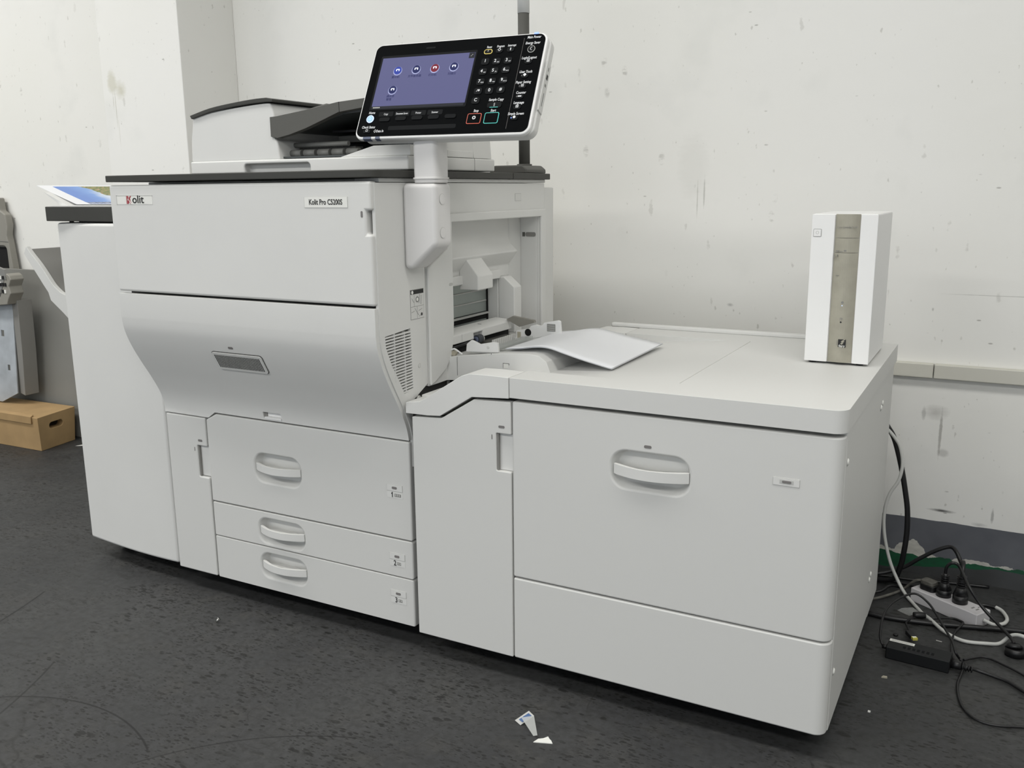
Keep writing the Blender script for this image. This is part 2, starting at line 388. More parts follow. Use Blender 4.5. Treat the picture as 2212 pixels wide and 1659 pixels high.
# ------------------------------------------------------------------ the room
YW = 1.008
struct(G('epoxy_floor').faces([(-7, -6, 0), (6, -6, 0), (6, YW+.1, 0), (-7, YW+.1, 0)], [(0, 1, 2, 3)]).build('floor', recalc=False))
struct(G('painted_wall').box(-7, YW, 0, 6, YW+.12, 3.1).build('wall_back'))
struct(G('painted_wall').box(-1.058, .742, 0, -.64, YW, 3.1).build('wall_pillar', bevel=.003))
struct(G('painted_wall').box(-7.12, -6, 0, -7, YW+.12, 3.1).build('wall_left'))
struct(G('painted_wall').box(6, -6, 0, 6.12, YW+.12, 3.1).build('wall_right'))
struct(G('painted_wall').box(-7, -6, 3.0, 6, YW, 3.1).build('ceiling'))
g = G('raceway'); g.box(1.2, YW-.022, .567, 1.815, YW, .606); g.box(1.817, YW-.022, .567, 3.6, YW, .606)
struct(g.build('trim_1', bevel=.003))

# ================================================================== DIGITAL PRINTER
YF = -.108                          # foremost plane of the upper doors
PR = thing('digital_printer', 'large white digital press with curved front cover and tilted black control panel', 'printer', (.4, .34, 0))
prof = [(YF, .829), (YF, .77)]+spl([(-.108, .77), (-.103, .735), (-.088, .695), (-.064, .650), (-.036, .603), (-.014, .562), (-.004, .535), (0, .512), (0, .498)], 5)[1:]
def off(p, d): return [(y+d, z) for y, z in p]
side_prof = [(YF+.011, 1.0905)]+[(y+.011, z) for y, z in prof]

g = G('gap_shade_frame')  # core coloured dark to stand for the shade behind the panel gaps
g.box(.006, .034, .05, .786, .70, .62)
g.prism([(YF+.034, 1.088)]+off(prof, .034)+[(.034, .50), (.70, .50), (.70, 1.088)], 'x', .006, .791)
rec = G().box(.70, .175, .60, .9, .676, 1.012)
g.build('gap_shade_frame', PR, cuts=[rec])

# upper front door with finger notch
g = G('white_plastic'); g.box(.001, YF, .8345, .797, YF+.026, 1.0935)
d = g.build('upper_front_door', PR, bevel=.006, cuts=[G().box(.784, YF-.02, .985, .81, YF+.05, 1.034)], seg=4)
g = G('label_white'); g.box(.028, YF-.0006, 1.0475, .152, YF+.001, 1.0685)
g.box(.0265, YF-.0009, 1.0675, .1535, YF, 1.069, 'print_light'); g.box(.0265, YF-.0009, 1.0465, .028, YF, 1.069, 'print_light')
g.box(.0625, YF-.001, 1.0485, .0645, YF-.0005, 1.0675, 'logo_red'); g.prism([(.0655, 1.0485), (.0685, 1.0485), (.077, 1.0580), (.0685, 1.0675), (.0655, 1.0675)], 'y', YF-.001, YF-.0005, 'logo_red')
g.prism([(.0745, 1.0485), (.0795, 1.0485), (.0775, 1.054), (.072, 1.0575)], 'y', YF-.0011, YF-.0005, 'logo_red'); g.prism([(.0745, 1.0675), (.0795, 1.0675), (.076, 1.062), (.072, 1.0585)], 'y', YF-.0011, YF-.0005, 'logo_red')
g.prism([(.0655, 1.0570), (.0665, 1.0570), (.0765, 1.0675), (.0745, 1.0675)], 'y', YF-.0013, YF-.0005, 'label_white'); g.prism([(.069, 1.0590), (.0705, 1.0600), (.0805, 1.0485), (.0775, 1.0485)], 'y', YF-.0013, YF-.0005, 'label_white')
g.text('olit', .0262, FR(.1030, YF-.001, 1.0585), 'print_black', sx=1.16, off=.0003)
o = g.build('brand_plate', d); o['label'] = 'white brand plate with a red and black wordmark'
g = G('label_white'); g.box(.6215, YF-.0005, 1.0395, .739, YF+.001, 1.0630, 'print_light'); g.box(.6225, YF-.0009, 1.0402, .738, YF+.001, 1.0622)
g.text('Kolit Pro C5200S', .0158, FR(.680, YF-.0011, 1.0512), 'print_black', sx=.80, off=.0003)
o = g.build('model_plate', d); o['label'] = 'pale model plate with small black lettering'
G('led_grey').prism(rrect(.7715, 1.020, .7765, 1.033, .002), 'y', YF-.0006, YF+.001).build('indicator_lamp', d)

# curved cover
p2 = prof+[(.014, .498)]+[(y+.014, z) for y, z in prof[::-1]]
g = G('white_plastic'); g.prism(p2, 'x', .001, .797)
cover = g.build('curved_front_cover', PR, bevel=.006, seg=4, angle=35, cuts=[
    G().prism([(.150, .49), (.186, .5145), (.9, .5145), (.9, .40), (.150, .40)], 'y', -.2, .1),
    G().prism(rrect(.358, .5188, .417, .5365, .003), 'y', -.2, .0105)])
# the slope's frame for things lying on it
def slope(zc):
    for (y0, z0), (y1, z1) in zip(prof, prof[1:]):
        if z1 <= zc <= z0:
            t = (z0-zc)/(z0-z1+1e-9); return Vector((0, y0+(y1-y0)*t, zc)), Vector((0, y1-y0, z1-z0)).normalized()
P0, T0 = slope(.676)
Ms = Matrix.Translation((0, P0.y, P0.z)) @ Matrix(((1, 0, 0), (0, -T0.y, -T0.z*-1 if False else T0.z), (0, -T0.z, -T0.y))).to_4x4()
up = -T0; nrm = Vector((1, 0, 0)).cross(up)          # outward normal of the slope
Ms = Matrix((Vector((1, 0, 0)), up, nrm)).transposed().to_4x4(); Ms.translation = P0
def par(u0, u1, v0, v1, sk, r=.006):                  # parallelogram with rounded corners (skew sk)
    return [(u+sk*(v-(v0+v1)/2)/(v1-v0), v) for u, v in rrect(u0, v0, u1, v1, r)]
g = G('seam'); g.prism(par(.287, .451, -.0275, .0265, -.0, .009), 'z', -.004, .0010, M=Ms)
g.prism(par(.2885, .4495, -.026, .025, -.0, .008), 'z', -.003, .0030, 'pale_plastic', M=Ms)
for i in range(30):
    u = .298+.1415*i/29
    g.box(u-.0013, -.0195, .0028, u+.0013, .0185, .0034, 'gap_shade_frame', M=Ms)
g.build('vent_grille', cover)
P1, T1 = slope(.712); n1 = Vector((1, 0, 0)).cross(-T1); M1 = Matrix((Vector((1, 0, 0)), -T1, n1)).transposed().to_4x4(); M1.translation = P1
G('led_grey').prism(rrect(.351, -.003, .366, .003, .0022), 'z', -.001, .0007, M=M1).build('indicator_lamp', cover)
g = G('white_plastic'); g.box(.3585, .002, .519, .3665, .0125, .5365, 'tray_grey'); g.box(.367, .0045, .5245, .4165, .0125, .5365, 'bright_plastic'); g.box(.362, -.003, .5185, .4165, .0125, .5240, 'bright_plastic')
g.build('latch', cover)

# lower left door
g = G('pale_plastic'); g.box(.003, 0, .052, .1475, .018, .495)
d = g.build('lower_left_door', PR, bevel=.004, cuts=[G().prism(rrect(.112, .331, .20, .4165, .004), 'y', -.02, .05)])
g = G('white_plastic'); g.box(.113, .009, .333, .1485, .012, .4155); g.box(.1125, .003, .333, .1165, .010, .4155, 'tray_grey')
g.build('finger_grip', d)
g = G('led_grey'); g.prism(rrect(.1175, .4285, .1325, .4345, .0022), 'y', -.0006, .001); g.build('indicator_lamp', d)
G('led_grey').box(.1015, -.0005, .4005, .1035, .001, .411).build('mark', d)

def handle(parent, cx, cz, yf, w, bulge=.020, h=.0185):
    """bow handle in its pocket: front bar, bowl behind it"""
    hw = w/2; n = 18
    arc = lambda b, t: (cx-hw+w*t, yf-b*math.sin(PI*t)**.8)
    outer = [arc(bulge, i/n) for i in range(n+1)]; inner = [(cx-(hw-.007)+(w-.014)*i/n, yf+.004-(bulge-.001)*math.sin(PI*i/n)) for i in range(n+1)]
    g = G('white_plastic'); g.prism(outer+[(cx+hw, yf+.006)]+inner[::-1]+[(cx-hw, yf+.006)], 'z', cz-h*.62, cz+h*.38)
    bowl = [arc(bulge-.004, i/n) for i in range(n+1)]+[(cx+hw-w*i/n, yf+.0225*math.sin(PI*i/n)) for i in range(1, n)]
    g.prism(bowl, 'z', cz-h*.5, cz-h*.10, 'pale_plastic')
    g.prism([(cx-hw*.5+hw*i/10, yf-.002-(bulge-.012)*math.sin(PI*i/10)) for i in range(11)]+[(cx+hw*.5, yf+.001), (cx-hw*.5, yf+.001)], 'z', cz-h*.11, cz-h*.08, 'seam')
    return g.build('handle', parent, bevel=.0018, seg=2)
def pocket(cx, cz, yf, w, h, dep=.024):
    c = G(); a = rrect(cx-w/2, cz-h/2, cx+w/2, cz+h/2, h*.42, 8); ins = .012
    b = rrect(cx-w/2+ins, cz-h/2+ins, cx+w/2-ins, cz+h/2-ins*.5, h*.30, 8); n = len(a)
    vs = [(x, yf-.01, z) for x, z in a]+[(x, yf, z) for x, z in a]+[(x, yf+dep, z) for x, z in b]
    fs = [tuple(range(n)), tuple(range(2*n, 3*n))[::-1]]
    for k in (0, n): fs += [(k+i, k+(i+1) % n, k+n+(i+1) % n, k+n+i) for i in range(n)]
    c.faces(vs, fs); return c
def drawer(zs, ze, cz, ph, num, label_z, chamfer=False):
    pts = [(.152, zs), (.797, zs), (.797, ze), (.152, ze)]
    if chamfer: pts = [(.1515, zs), (.797, zs), (.797, .5105), (.187, .5105), (.1515, .492)]
    g = G('pale_plastic'); g.prism(pts, 'y', 0, .030)
    d = g.build('paper_drawer', PR, bevel=.0045, cuts=[pocket(.390, cz, 0, .156, ph)], seg=3)
    handle(d, .391, cz+.004, .002, .146)
    g = G('white_plastic'); g.box(.7295, -.0008, label_z, .7745, .001, label_z+.0165, 'print_light'); g.box(.7303, -.0012, label_z+.0008, .7737, .001, label_z+.0157, 'white_plastic')
    g.prism(rrect(.745, label_z+.0055, .759, label_z+.0115, .0025), 'y', -.0018, 0, 'led_grey')
    g.box(.7305, -.0006, label_z-.0165, .7745, .001, label_z-.002, 'white_plastic')
    g.text(num, .0185, FR(.7455, -.0012, label_z-.009), 'print_black', sx=.8, off=.0002)
    if num == '1': g.prism([(.7420, label_z-.0060), (.7432, label_z-.0070), (.7458, label_z-.0035), (.7448, label_z-.0028)], 'y', -.0014, -.001, 'print_black')
    ww = .018 if num == '1' else .011; g.box(.7515, -.001, label_z-.0125, .7515+ww, 0, label_z-.0055, 'print_grey')
    for i in range(3 if num == '1' else 2): g.box(.753+i*.0055, -.0014, label_z-.011, .7565+i*.0055, 0, label_z-.0065, 'print_light')
    g.build('tray_label', d)
drawer(.2695, .5105, .386, .078, '1', .3865, True)
drawer(.1735, .2665, .2155, .070, '2', .2155)
drawer(.0520, .1705, .1195, .070, '3', .1205)

# side cover with vents and instruction sticker
edge = [(y+.0115, z) for y, z in prof]
g = G('white_plastic'); g.prism([(YF+.0115, 1.0905)]+edge+[(.0115, .497), (.0115, .45), (.0160, .45), (.0160, .604), (.0805, .634), (.0805, 1.0905)], 'x', .792, .800)
vp = G().prism([(-.079, .766), (-.077, .742), (-.058, .70), (-.030, .657), (-.014, .628), (.0205, .632), (.0165, .772)], 'x', .78, .81)
sc = g.build('side_cover', PR, bevel=.0012, seg=2, cuts=[vp])
g = G('mid_grey'); g.prism([(-.084, .775), (-.080, .742), (-.061, .70), (-.033, .657), (-.014, .620), (.03, .620), (.03, .78)], 'x', .7915, .7925)
def vl(z):
    t = [(.772, -.079), (.742, -.077), (.70, -.058), (.657, -.030), (.628, -.014)]
    for (z0, a), (z1, b) in zip(t, t[1:]):
        if z1 <= z <= z0: return a+(b-a)*(z0-z)/(z0-z1)
    return -.079
for i in range(21):
    z0 = .629+i*.0066; y0 = vl(min(z0+.003, .772))-.001
    g.prism([(y0, z0), (.0175+.003*(1-i/20), z0+.002), (.0175+.003*(1-i/20), z0+.0052), (y0, z0+.0032)], 'x', .792, .8006, 'white_plastic')
for a, b in ((-.046, -.044), (-.008, -.006)):
    g.box(.792, a, .66 if a < -.03 else .63, .8004, b, .768, 'white_plastic')
g.build('vent_grille', sc)
g = G('label_white'); g.box(.8, .019, .790, .8006, .072, .857, 'print_grey'); g.box(.8, .0197, .7908, .8008, .0713, .8562, 'pale_plastic')
g.box(.8, .020, .8465, .801, .071, .8560, 'print_black'); g.cyl((.8005, .0265, .8510), .0040, .001, 'x', 16, 'label_white')
g.box(.8, .020, .8185, .801, .071, .8192, 'print_grey'); g.box(.8, .0445, .7915, .801, .0452, .8185, 'print_grey'); g.box(.8, .0335, .8192, .801, .0341, .846, 'print_grey')
for r_ in (.0068, .0040): g.cyl((.8004, .046, .834), r_, .0006 if r_ > .005 else .0009, 'x', 20, 'print_grey' if r_ > .005 else 'label_white')
for y0, z0, y1, z1 in ((.035, .815, .050, .798), (.056, .845, .052, .825), (.062, .842, .060, .822), (.022, .806, .034, .809), (.051, .808, .064, .812), (.024, .838, .032, .828), (.052, .795, .066, .801)):
    g.tube([(.801, y0, z0), (.801, y1, z1)], .0004, 'print_grey', n=4, smoothn=0)
g.cyl((.8006, .062, .799), .0035, .0006, 'x', 12, 'print_black')
g.build('instruction_sticker', sc)
g = G('pale_plastic'); g.cyl((.7995, .047, .682), .0055, .0012, 'x', 20, 'print_light'); g.cyl((.8004, .047, .682), .0042, .0005, 'x', 20); g.build('screw_cap_or_glint', sc)

# side frame, raised lip round the bypass recess
g = G('white_plastic'); g.box(.792, .0835, .626, .8, .692, 1.0905)
g.build('side_frame', PR, bevel=.0012, seg=2, cuts=[G().box(.7, .19, .63, .9, .66, 1.0)])
g = G('white_plastic')
g.prism([(.084, .628), (.100, .632), (.150, .655), (.176, .685), (.186, .72), (.1925, .80), (.684, .80), (.684, .64), (.664, .64), (.664, 1.0), (.19, 1.0), (.19, .80)][:5]+[(.190, .76), (.190, 1.0), (.660, 1.0), (.660, .645), (.688, .640), (.688, 1.0205), (.166, 1.0205), (.166, .94), (.084, .90)], 'x', .7995, .8075)
sf = g.build('recess_frame', PR, bevel=.003, seg=3)
g = G('pale_plastic'); g.box(.8, .517, 1.044, .8006, .551, 1.064, 'print_light'); g.box(.8, .5183, 1.0453, .8009, .5497, 1.0627); g.build('blanking_cap', PR)
# recess liner
g = G('white_plastic')
g.prism([(.69, 1.0), (.741, 1.0), (.741, .950), (.748, .930), (.770, .910), (.768, .905), (.742, .872), (.742, .840), (.69, .840)], 'y', .191, .585)
g.prism([(.69, 1.0), (.741, 1.0), (.741, .6405), (.69, .6405)], 'y', .5855, .6595)
g.prism([(.735, 1.0), (.741, 1.0), (.741, .93), (.768, .908), (.742, .872), (.735, .84)], 'y', .585, .592)
g.box(.69, .5235, .70, .742, .5855, .84); g.box(.69, .191, .70, .741, .200, .84); g.box(.69, .6597, .61, .7925, .670, 1.008); g.box(.69, .180, .61, .7925, .1908, 1.008); g.box(.69, .191, 1.0002, .7925, .6595, 1.008)
g.prism([(.742, .906), (.762, .906), (.798, .862), (.798, .826), (.742, .826)], 'y', .322, .398)
g.prism([(.742, .842), (.760, .842), (.792, .815), (.792, .69), (.742, .69)], 'y', .524, .566)
g.box(.742, .191, .838, .752, .52, .862)
g.build('recess_liner', PR, bevel=.0035, seg=3)
g = G('galvanised'); g.box(.70, .20, .70, .706, .5235, .84)
for z in (.806, .776): g.prism([(.205, z), (.515, z), (.513, z+.003), (.205, z+.003)], 'x', .706, .7095, 'print_light')
g.box(.706, .20, .7400, .712, .5235, .7450, 'print_light'); g.box(.706, .20, .7455, .7065, .5235, .7475, 'void')
g.box(.706, .20, .7270, .707, .5235, .7385, 'void'); g.box(.706, .20, .8335, .7075, .5235, .84, 'void'); g.box(.706, .519, .70, .71, .5235, .84, 'void')
g.build('metal_backplate', PR, bevel=.001, seg=2)
# slot on the recess end wall, little mark on the column
g = G('mid_grey'); g.box(.747, .6585, .944, .755, .6600, .956); g.prism(rrect(.757, .944, .789, .956, .005), 'y', .6585, .6600, 'tray_grey'); g.build('slot', PR)
g = G('print_light'); g.prism(rrect(.171, .852, .186, .859, .0035), 'x', .8070, .8082); g.build('side_mark', PR)

# rear edge of the machine
g = G('white_plastic'); g.box(.70, .6935, .45, .7985, .7545, 1.079); g.box(.01, .70, .05, .70, .785, 1.07)
g.build('rear_cover', PR, bevel=.003)
g = G('white_plastic'); g.box(.004, .010, 1.0915, .799, .70, 1.1005); g.prism([(.700, .012), (.700, YF+.075), (.799, YF+.030), (.799, .012)], 'z', 1.0915, 1.1005)
g.build('top_rim', PR, bevel=.002)
pl = rrect(-.003, YF-.002, .812, .4865, .028, 8)
k = len(pl); pl2 = [(-.003, YF-.004), ]+[(x, y) for x, y in rrect(-.003, YF-.004, .812, .4865, .032, 8)[:9]]+[(.812, .4865), (-.003, .4865)]
g = G('dark_grey'); g.prism(pl2, 'z', 1.1010, 1.1165); g.box(-.003, .4885, 1.1005, .812, .706, 1.1165)
g.build('top_plate', PR, bevel=.0018, seg=2)

# ---- base with castors
g = G('void'); g.box(.03, .10, .012, .77, .70, .053)  # set low and coloured black to deepen the shade under the press
g.build('shade_base_pan', PR)
for x, y in ((.08, .10), (.72, .10), (.08, .62), (.72, .62)):
    g = G('black'); g.cyl((x-.012, y, .02), .02, .024, 'x', 20); g.box(x-.006, y-.01, .02, x+.006, y+.01, .04); g.build('castor', PR)

# ---- document feeder on top
g = G('white_plastic'); zb = 1.119
g.box(.118, .05, zb, .785, .438, 1.150)
DF = g.build('document_feeder', PR, bevel=.004, cuts=[G().prism(rrect(.300, zb-.02, .507, 1.1405, .009), 'y', .02, .072)], seg=3)
g = G('white_plastic')
lp = [(.119, 1.1480), (.122, 1.20), (.134, 1.258)]+spl([(.134, 1.258), (.20, 1.268), (.28, 1.275), (.36, 1.280), (.392, 1.280)], 4)[1:]+[(.402, 1.255), (.402, 1.245), (.397, 1.198), (.408, 1.192), (.412, 1.1480)]
g.prism(lp, 'y', .0535, .43); g.build('feeder_housing', DF, bevel=.005)
g = G('dark_grey')
tp = spl([(.130, 1.262), (.20, 1.277), (.28, 1.286), (.345, 1.291), (.385, 1.292)], 4)
g.prism(tp+[(.405, 1.288), (.405, 1.2815), (.385, 1.2820), (.345, 1.281), (.28, 1.2765), (.20, 1.2675), (.135, 1.2535)][0:], 'y', .048, .43)
g.build('feeder_lid', DF, bevel=.0015, seg=2)
g = G('mid_grey')
tr = [(.392, 1.2475), (.412, 1.2485), (.50, 1.2585), (.597, 1.2715), (.66, 1.2752), (.77, 1.283), (.77, 1.268), (.668, 1.2560), (.598, 1.2490), (.552, 1.234), (.50, 1.2175), (.45, 1.2050), (.412, 1.1985), (.392, 1.2025)]
g.prism(tr, 'y', .050, .068); g.prism([(a, b) for a, b in tr], 'y', .41, .428)
g.prism([(.40, 1.228), (.50, 1.236), (.60, 1.252), (.77, 1.262), (.77, 1.256), (.60, 1.246), (.50, 1.224), (.40, 1.214)], 'y', .068, .41, 'slate')
g.box(.600, .0495, 1.2486, .6015, .051, 1.272, 'void')
g.build('input_tray', DF, bevel=.0015, seg=2)
g = G('mid_grey'); g.prism([(.435, 1.250), (.440, 1.262), (.520, 1.276), (.545, 1.272), (.553, 1.260)], 'y', .100, .112)
g.build('paper_guide', DF, bevel=.005)
g = G('black'); g.box(.400, .068, 1.152, .62, .42, 1.156, 'slate'); g.box(.400, .30, 1.155, .62, .42, 1.225, 'slate'); g.box(.400, .40, 1.155, .70, .425, 1.25, 'void')
g.cyl((.408, .115, 1.184), .006, .165, 'x', 14, 'roller_grey'); g.box(.408, .13, 1.165, .58, .16, 1.178, 'mid_grey')
for i in range(5): g.cyl((.409+i*.043, .10, 1.164), .0085, .034, 'x', 16, 'roller_grey')
g.box(.50, .17, 1.190, .66, .26, 1.205, 'mid_grey'); g.box(.49, .16, 1.213, .70, .30, 1.218, 'black'); g.box(.62, .19, 1.165, .72, .30, 1.19, 'slate')
g.build('feeder_rollers', DF)
g = G('white_plastic'); g.prism([(.588, 1.1505), (.684, 1.1735), (.7835, 1.1735), (.7835, 1.1505)], 'y', .062, .165)
g.prism([(.588, 1.1505), (.70, 1.1785), (.782, 1.1785), (.782, 1.1505)], 'y', .165, .20); g.box(.64, .205, 1.1505, .7835, .334, 1.215); g.prism([(.60, 1.1505), (.60, 1.215), (.778, 1.215), (.7835, 1.1505)], 'y', .3365, .424)
g.box(.783, .214, 1.1505, .7848, .330, 1.166); g.box(.783, .170, 1.171, .7848, .216, 1.177)
g.build('exit_cover', DF, bevel=.003)
G('seam').box(.7848, .336, 1.12, .7853, .3372, 1.15).build('seam_line', DF); G('seam').box(.7848, .0865, 1.12, .7853, .0872, 1.149).build('seam_line', DF)

# ---- signal pole
g = G('mid_grey'); g.prism([(.676, 1.1165), (.792, 1.1165), (.792, 1.128), (.778, 1.139), (.690, 1.139), (.676, 1.128)], 'y', .60, .72)
SPb = g.build('signal_pole_base', PR, bevel=.004)
g = G('mid_grey'); g.cyl((.7545, .66, 1.139), .021, .004, 'z', 28); g.cyl((.7545, .66, 1.142), .0155, .396, 'z', 28); g.build('signal_pole', PR)
g = G('frosted'); g.cyl((.7545, .66, 1.538), .0165, .17, 'z', 28); g.build('signal_lamp', PR)

# ---- bracket and column of the control panel
g = G('warm_plastic')
g.prism([(.8005, .905), (.822, .905), (.8865, .958), (.8865, 1.089), (.8005, 1.089)], 'y', .000, .066)
br = g.build('panel_bracket', PR, bevel=.0115, seg=5)
for z in (1.055, .984):
    g = G('warm_plastic'); g.cyl((.8868, .0265, z), .0118, .0006, 'x', 28, 'print_light'); g.cyl((.8868, .0265, z), .0112, .0009, 'x', 28); g.build('screw_cap_or_glint', br)
g = G('warm_plastic'); g.prism(rrect(.8265, .004, .8865, .060, .012, 6), 'z', 1.089, 1.205)
g.build('panel_column', PR, bevel=.003)
g = G('warm_plastic'); g.prism(rrect(.8245, .002, .8885, .062, .012, 6), 'z', 1.097, 1.101); g.build('column_collar', PR, bevel=.001, seg=2)

# ---- control panel: local frame (u right, v up the face, n out of the face)
K = .967; PB = CAM+(Vector((.6608, .0296, 1.1914))-CAM)*K; yw_, ti_, ro_ = .0741, .4758, -.0068; PW, PH = .415*K, .23*K
ex = Vector((math.cos(yw_), math.sin(yw_), 0)); nh = Vector((-math.sin(yw_), math.cos(yw_), 0)); ey = math.sin(ti_)*nh+math.cos(ti_)*Vector((0, 0, 1))
ex, ey = math.cos(ro_)*ex+math.sin(ro_)*ey, -math.sin(ro_)*ex+math.cos(ro_)*ey
en = ex.cross(ey)
MP = Matrix((ex, ey, en)).transposed().to_4x4(); MP.translation = PB; MP = MP @ Matrix.Diagonal((K, K, K, 1))
g = G('bright_plastic')
g.prism(rrect(-.0045, -.0055, .4200, .2345, .020, 8), 'z', -.012, .0000, M=MP)
g.prism(rrect(.0060, -.0010, .4240, .2320, .020, 8), 'z', -.034, -.012, 'white_plastic', M=MP)
CP = g.build('control_panel', PR, bevel=.0035)
g = G('bright_plastic'); g.prism(rrect(.06, .045, .36, .19, .03, 6), 'z', -.060, -.034, 'pale_plastic', M=MP)
g.prism(rrect(.165, .030, .26, .10, .02, 6), 'z', -.080, -.034, 'pale_plastic', M=MP); g.build('panel_back', CP, bevel=.004)
g = G('gloss_black'); g.prism(rrect(0, 0, .415, .230, .0155, 8), 'z', -.0005, .0015, M=MP)
Z0 = .0016
def T(u, v, z=Z0+.0002): return MP @ Matrix.Translation((u, v, z))
def txt(g, s, u, v, size=.0087, sx=.74, m='print_white', **k): g.text(s, size, T(u, v), m, sx=sx, shear=.12, ext=.0001, off=.00008, **k)
for s, u, v in (('Reset', .2876, .2059), ('Program', .3145, .206), ('Interrupt', .3407, .2064)): txt(g, s, u, v, .0078, .66)
for s, u, v in (('Main Power', .3890, .2226), ('Energy Saver', .3885, .2087), ('Login/Logout', .3868, .1733), ('User Tools', .3859, .1399), ('Paper Setting', .3849, .1154), ('Counter', .3844, .0908), ('Language', .384, .0674), ('Simple Screen', .3826, .0418), ('Stop', .2886, .0524), ('Start', .3289, .0516), ('Sample Copy', .3304, .0771), ('Home', .0287, .058), ('Check Status', .0285, .0222), ('\u25C7Data In', .057, .0118)): txt(g, s, u, v)
g.box(.3662, .0075, Z0-.001, .3667, .222, Z0+.0001, 'led_grey', M=MP)
g.prism(rrect(.0799, .0135, .2475, .0235, .003), 'z', Z0-.001, Z0+.0001, 'key_black', M=MP)
for u, s in ((.0661, 'Copy'), (.1072, 'Document Server'), (.1484, 'Printer'), (.1893, 'Scanner')):
    g.prism(rrect(u-.0185, .0478, u+.0185, .0595, .002), 'z', Z0-.001, Z0+.0002, 'key_black', M=MP)
    g.text(s, .0068, T(u, .0533, Z0+.0004), 'print_white', sx=.62 if len(s) > 8 else .74, ext=.0001)
g.box(.130, .2135, Z0-.001, .152, .2175, Z0+.0001, 'key_black', M=MP); g.cyl((.152, .2156, Z0-.001), .0014, .0012, 'z', 10, 'void', M=MP)
g.prism(rrect(.0190, .0640, .2610, .2015, .003), 'z', Z0-.001, Z0+.0004, 'key_black', M=MP)
face = g.build('button_face', CP)
# touch screen
g = G('screen_lit'); g.box(.0240, .0735, Z0-.001, .2570, .1955, Z0+.0008, M=MP); g.box(.0240, .0665, Z0-.001, .2550, .0735, Z0+.0008, 'screen_bar', M=MP)
g.box(.2430, .1815, Z0, .2565, .1950, Z0+.001, 'screen_bar', M=MP); g.text('\u2922', .010, T(.2497, .1880, Z0+.0011), 'print_light', ext=.0001)
for u, v, mt in ((.0701, .1608, 'icon_blue'), (.1175, .1612, 'icon_navy'), (.1643, .1613, 'icon_red'), (.2115, .1621, 'icon_navy'), (.0685, .1124, 'icon_navy')):
    g.cyl((u, v, Z0), .0112, .0010, 'z', 28, 'icon_rim', M=MP); g.cyl((u, v+.0012, Z0), .0098, .0012, 'z', 28, mt, M=MP)
    g.prism(rrect(u-.0045, v-.0005, u+.0045, v+.005, .0015), 'z', Z0, Z0+.0013, 'icon_white', M=MP); g.box(u-.002, v-.003, Z0, u+.002, v+.003, Z0+.00135, mt, M=MP)
for u, v, s in ((.068, .1455, '\u590d\u5370\u673a'), (.1165, .1455, '\u6587\u4ef6\u670d\u52a1\u5668'), (.162, .1455, '\u6253\u5370\u673a'), (.210, .1460, '\u626b\u63cf\u4eea'), (.0665, .0975, '\u901a\u8baf\u5f55'), (.0640, .0895, '\u7ba1\u7406')):
    g.text(s, .0068, T(u, v, Z0+.0009), 'icon_navy', ext=.0001)
g.text('\u25cf\u25cf\u25cf\u25cf\u25cf', .004, T(.037, .070, Z0+.0009), 'print_light', ext=.0001); g.text('12:30 11.2021', .004, T(.232, .0705, Z0+.0009), 'print_light', ext=.0001) if False else None
g.build('touch_screen', CP)
def key(u, v, w, h, r, name='key', m='key_black', top=None, ts=.008, ring=None, sub=None, hh=.0014):
    g = G(m)
    if ring: g.prism(rrect(u-w/2-.0016, v-h/2-.0016, u+w/2+.0016, v+h/2+.0016, r+.0012, 6), 'z', Z0-.001, Z0+.0009, ring, M=MP)
    g.prism(rrect(u-w/2, v-h/2, u+w/2, v+h/2, r, 6), 'z', Z0-.001, Z0+hh, m, M=MP)
    if top: g.text(top, ts, T(u-(.003 if sub else 0), v+.0012, Z0+hh+.0002), 'print_white', ext=.0001, off=.0001)
    if sub: g.text(sub, .0040, T(u+.0045, v-.0022, Z0+hh+.0002), 'print_white', sx=.8, ext=.0001)
    return g.build(name, CP)
for n_, u, v, sub in (('1', .2853, .1714, None), ('2', .3122, .1702, 'ABC'), ('3', .3388, .1706, 'DEF'), ('4', .2849, .1469, 'GHI'), ('5', .3117, .1472, 'JKL'), ('6', .3379, .148, 'MNO'), ('7', .2844, .1225, 'PQRS'), ('8', .3113, .1226, 'TUV'), ('9', .3373, .1231, 'WXYZ'), ('./\u2731', .2833, .1002, None), ('0', .3099, .0998, None), ('#', .3362, .1005, None), ('C', .2823, .0776, None)):
    key(u, v-.001, .0185, .0155, .005, 'keypad_key', top=n_, ts=.0105 if len(n_) == 1 else .007, sub=sub)
key(.2873, .1945, .0165, .0085, .004, 'reset_key', top='//', ts=.004, ring='ring_yellow')
key(.3135, .1955, .0165, .0110, .005, 'program_key', top='\u25C7', ts=.008); key(.3398, .196, .0165, .0110, .005, 'interrupt_key', top='\u25AE', ts=.006)
key(.3291, .0640, .033, .0135, .0055, 'sample_copy_key', top='\u25AF', ts=.007)
G('ring_teal').box(.3195, .0578, Z0, .3385, .0590, Z0+.0018, M=MP).build('key_stripe', CP)
key(.2876, .0338, .0300, .0215, .0025, 'stop_key', m='gloss_black', top='\u25CE', ts=.010, ring='ring_red'); key(.3281, .0338, .0300, .0225, .0025, 'start_key', m='gloss_black', top=None, ring='ring_teal')
g = G('print_light'); g.cyl((.3879, .1937, Z0-.001), .0085, .0022, 'z', 28, M=MP); g.cyl((.3879, .1937, Z0-.001), .0075, .0026, 'z', 28, 'key_black', M=MP); g.text('\u263E', .011, T(.3879, .1937, Z0+.0018), 'print_white', ext=.0001); g.build('energy_saver_key', CP)
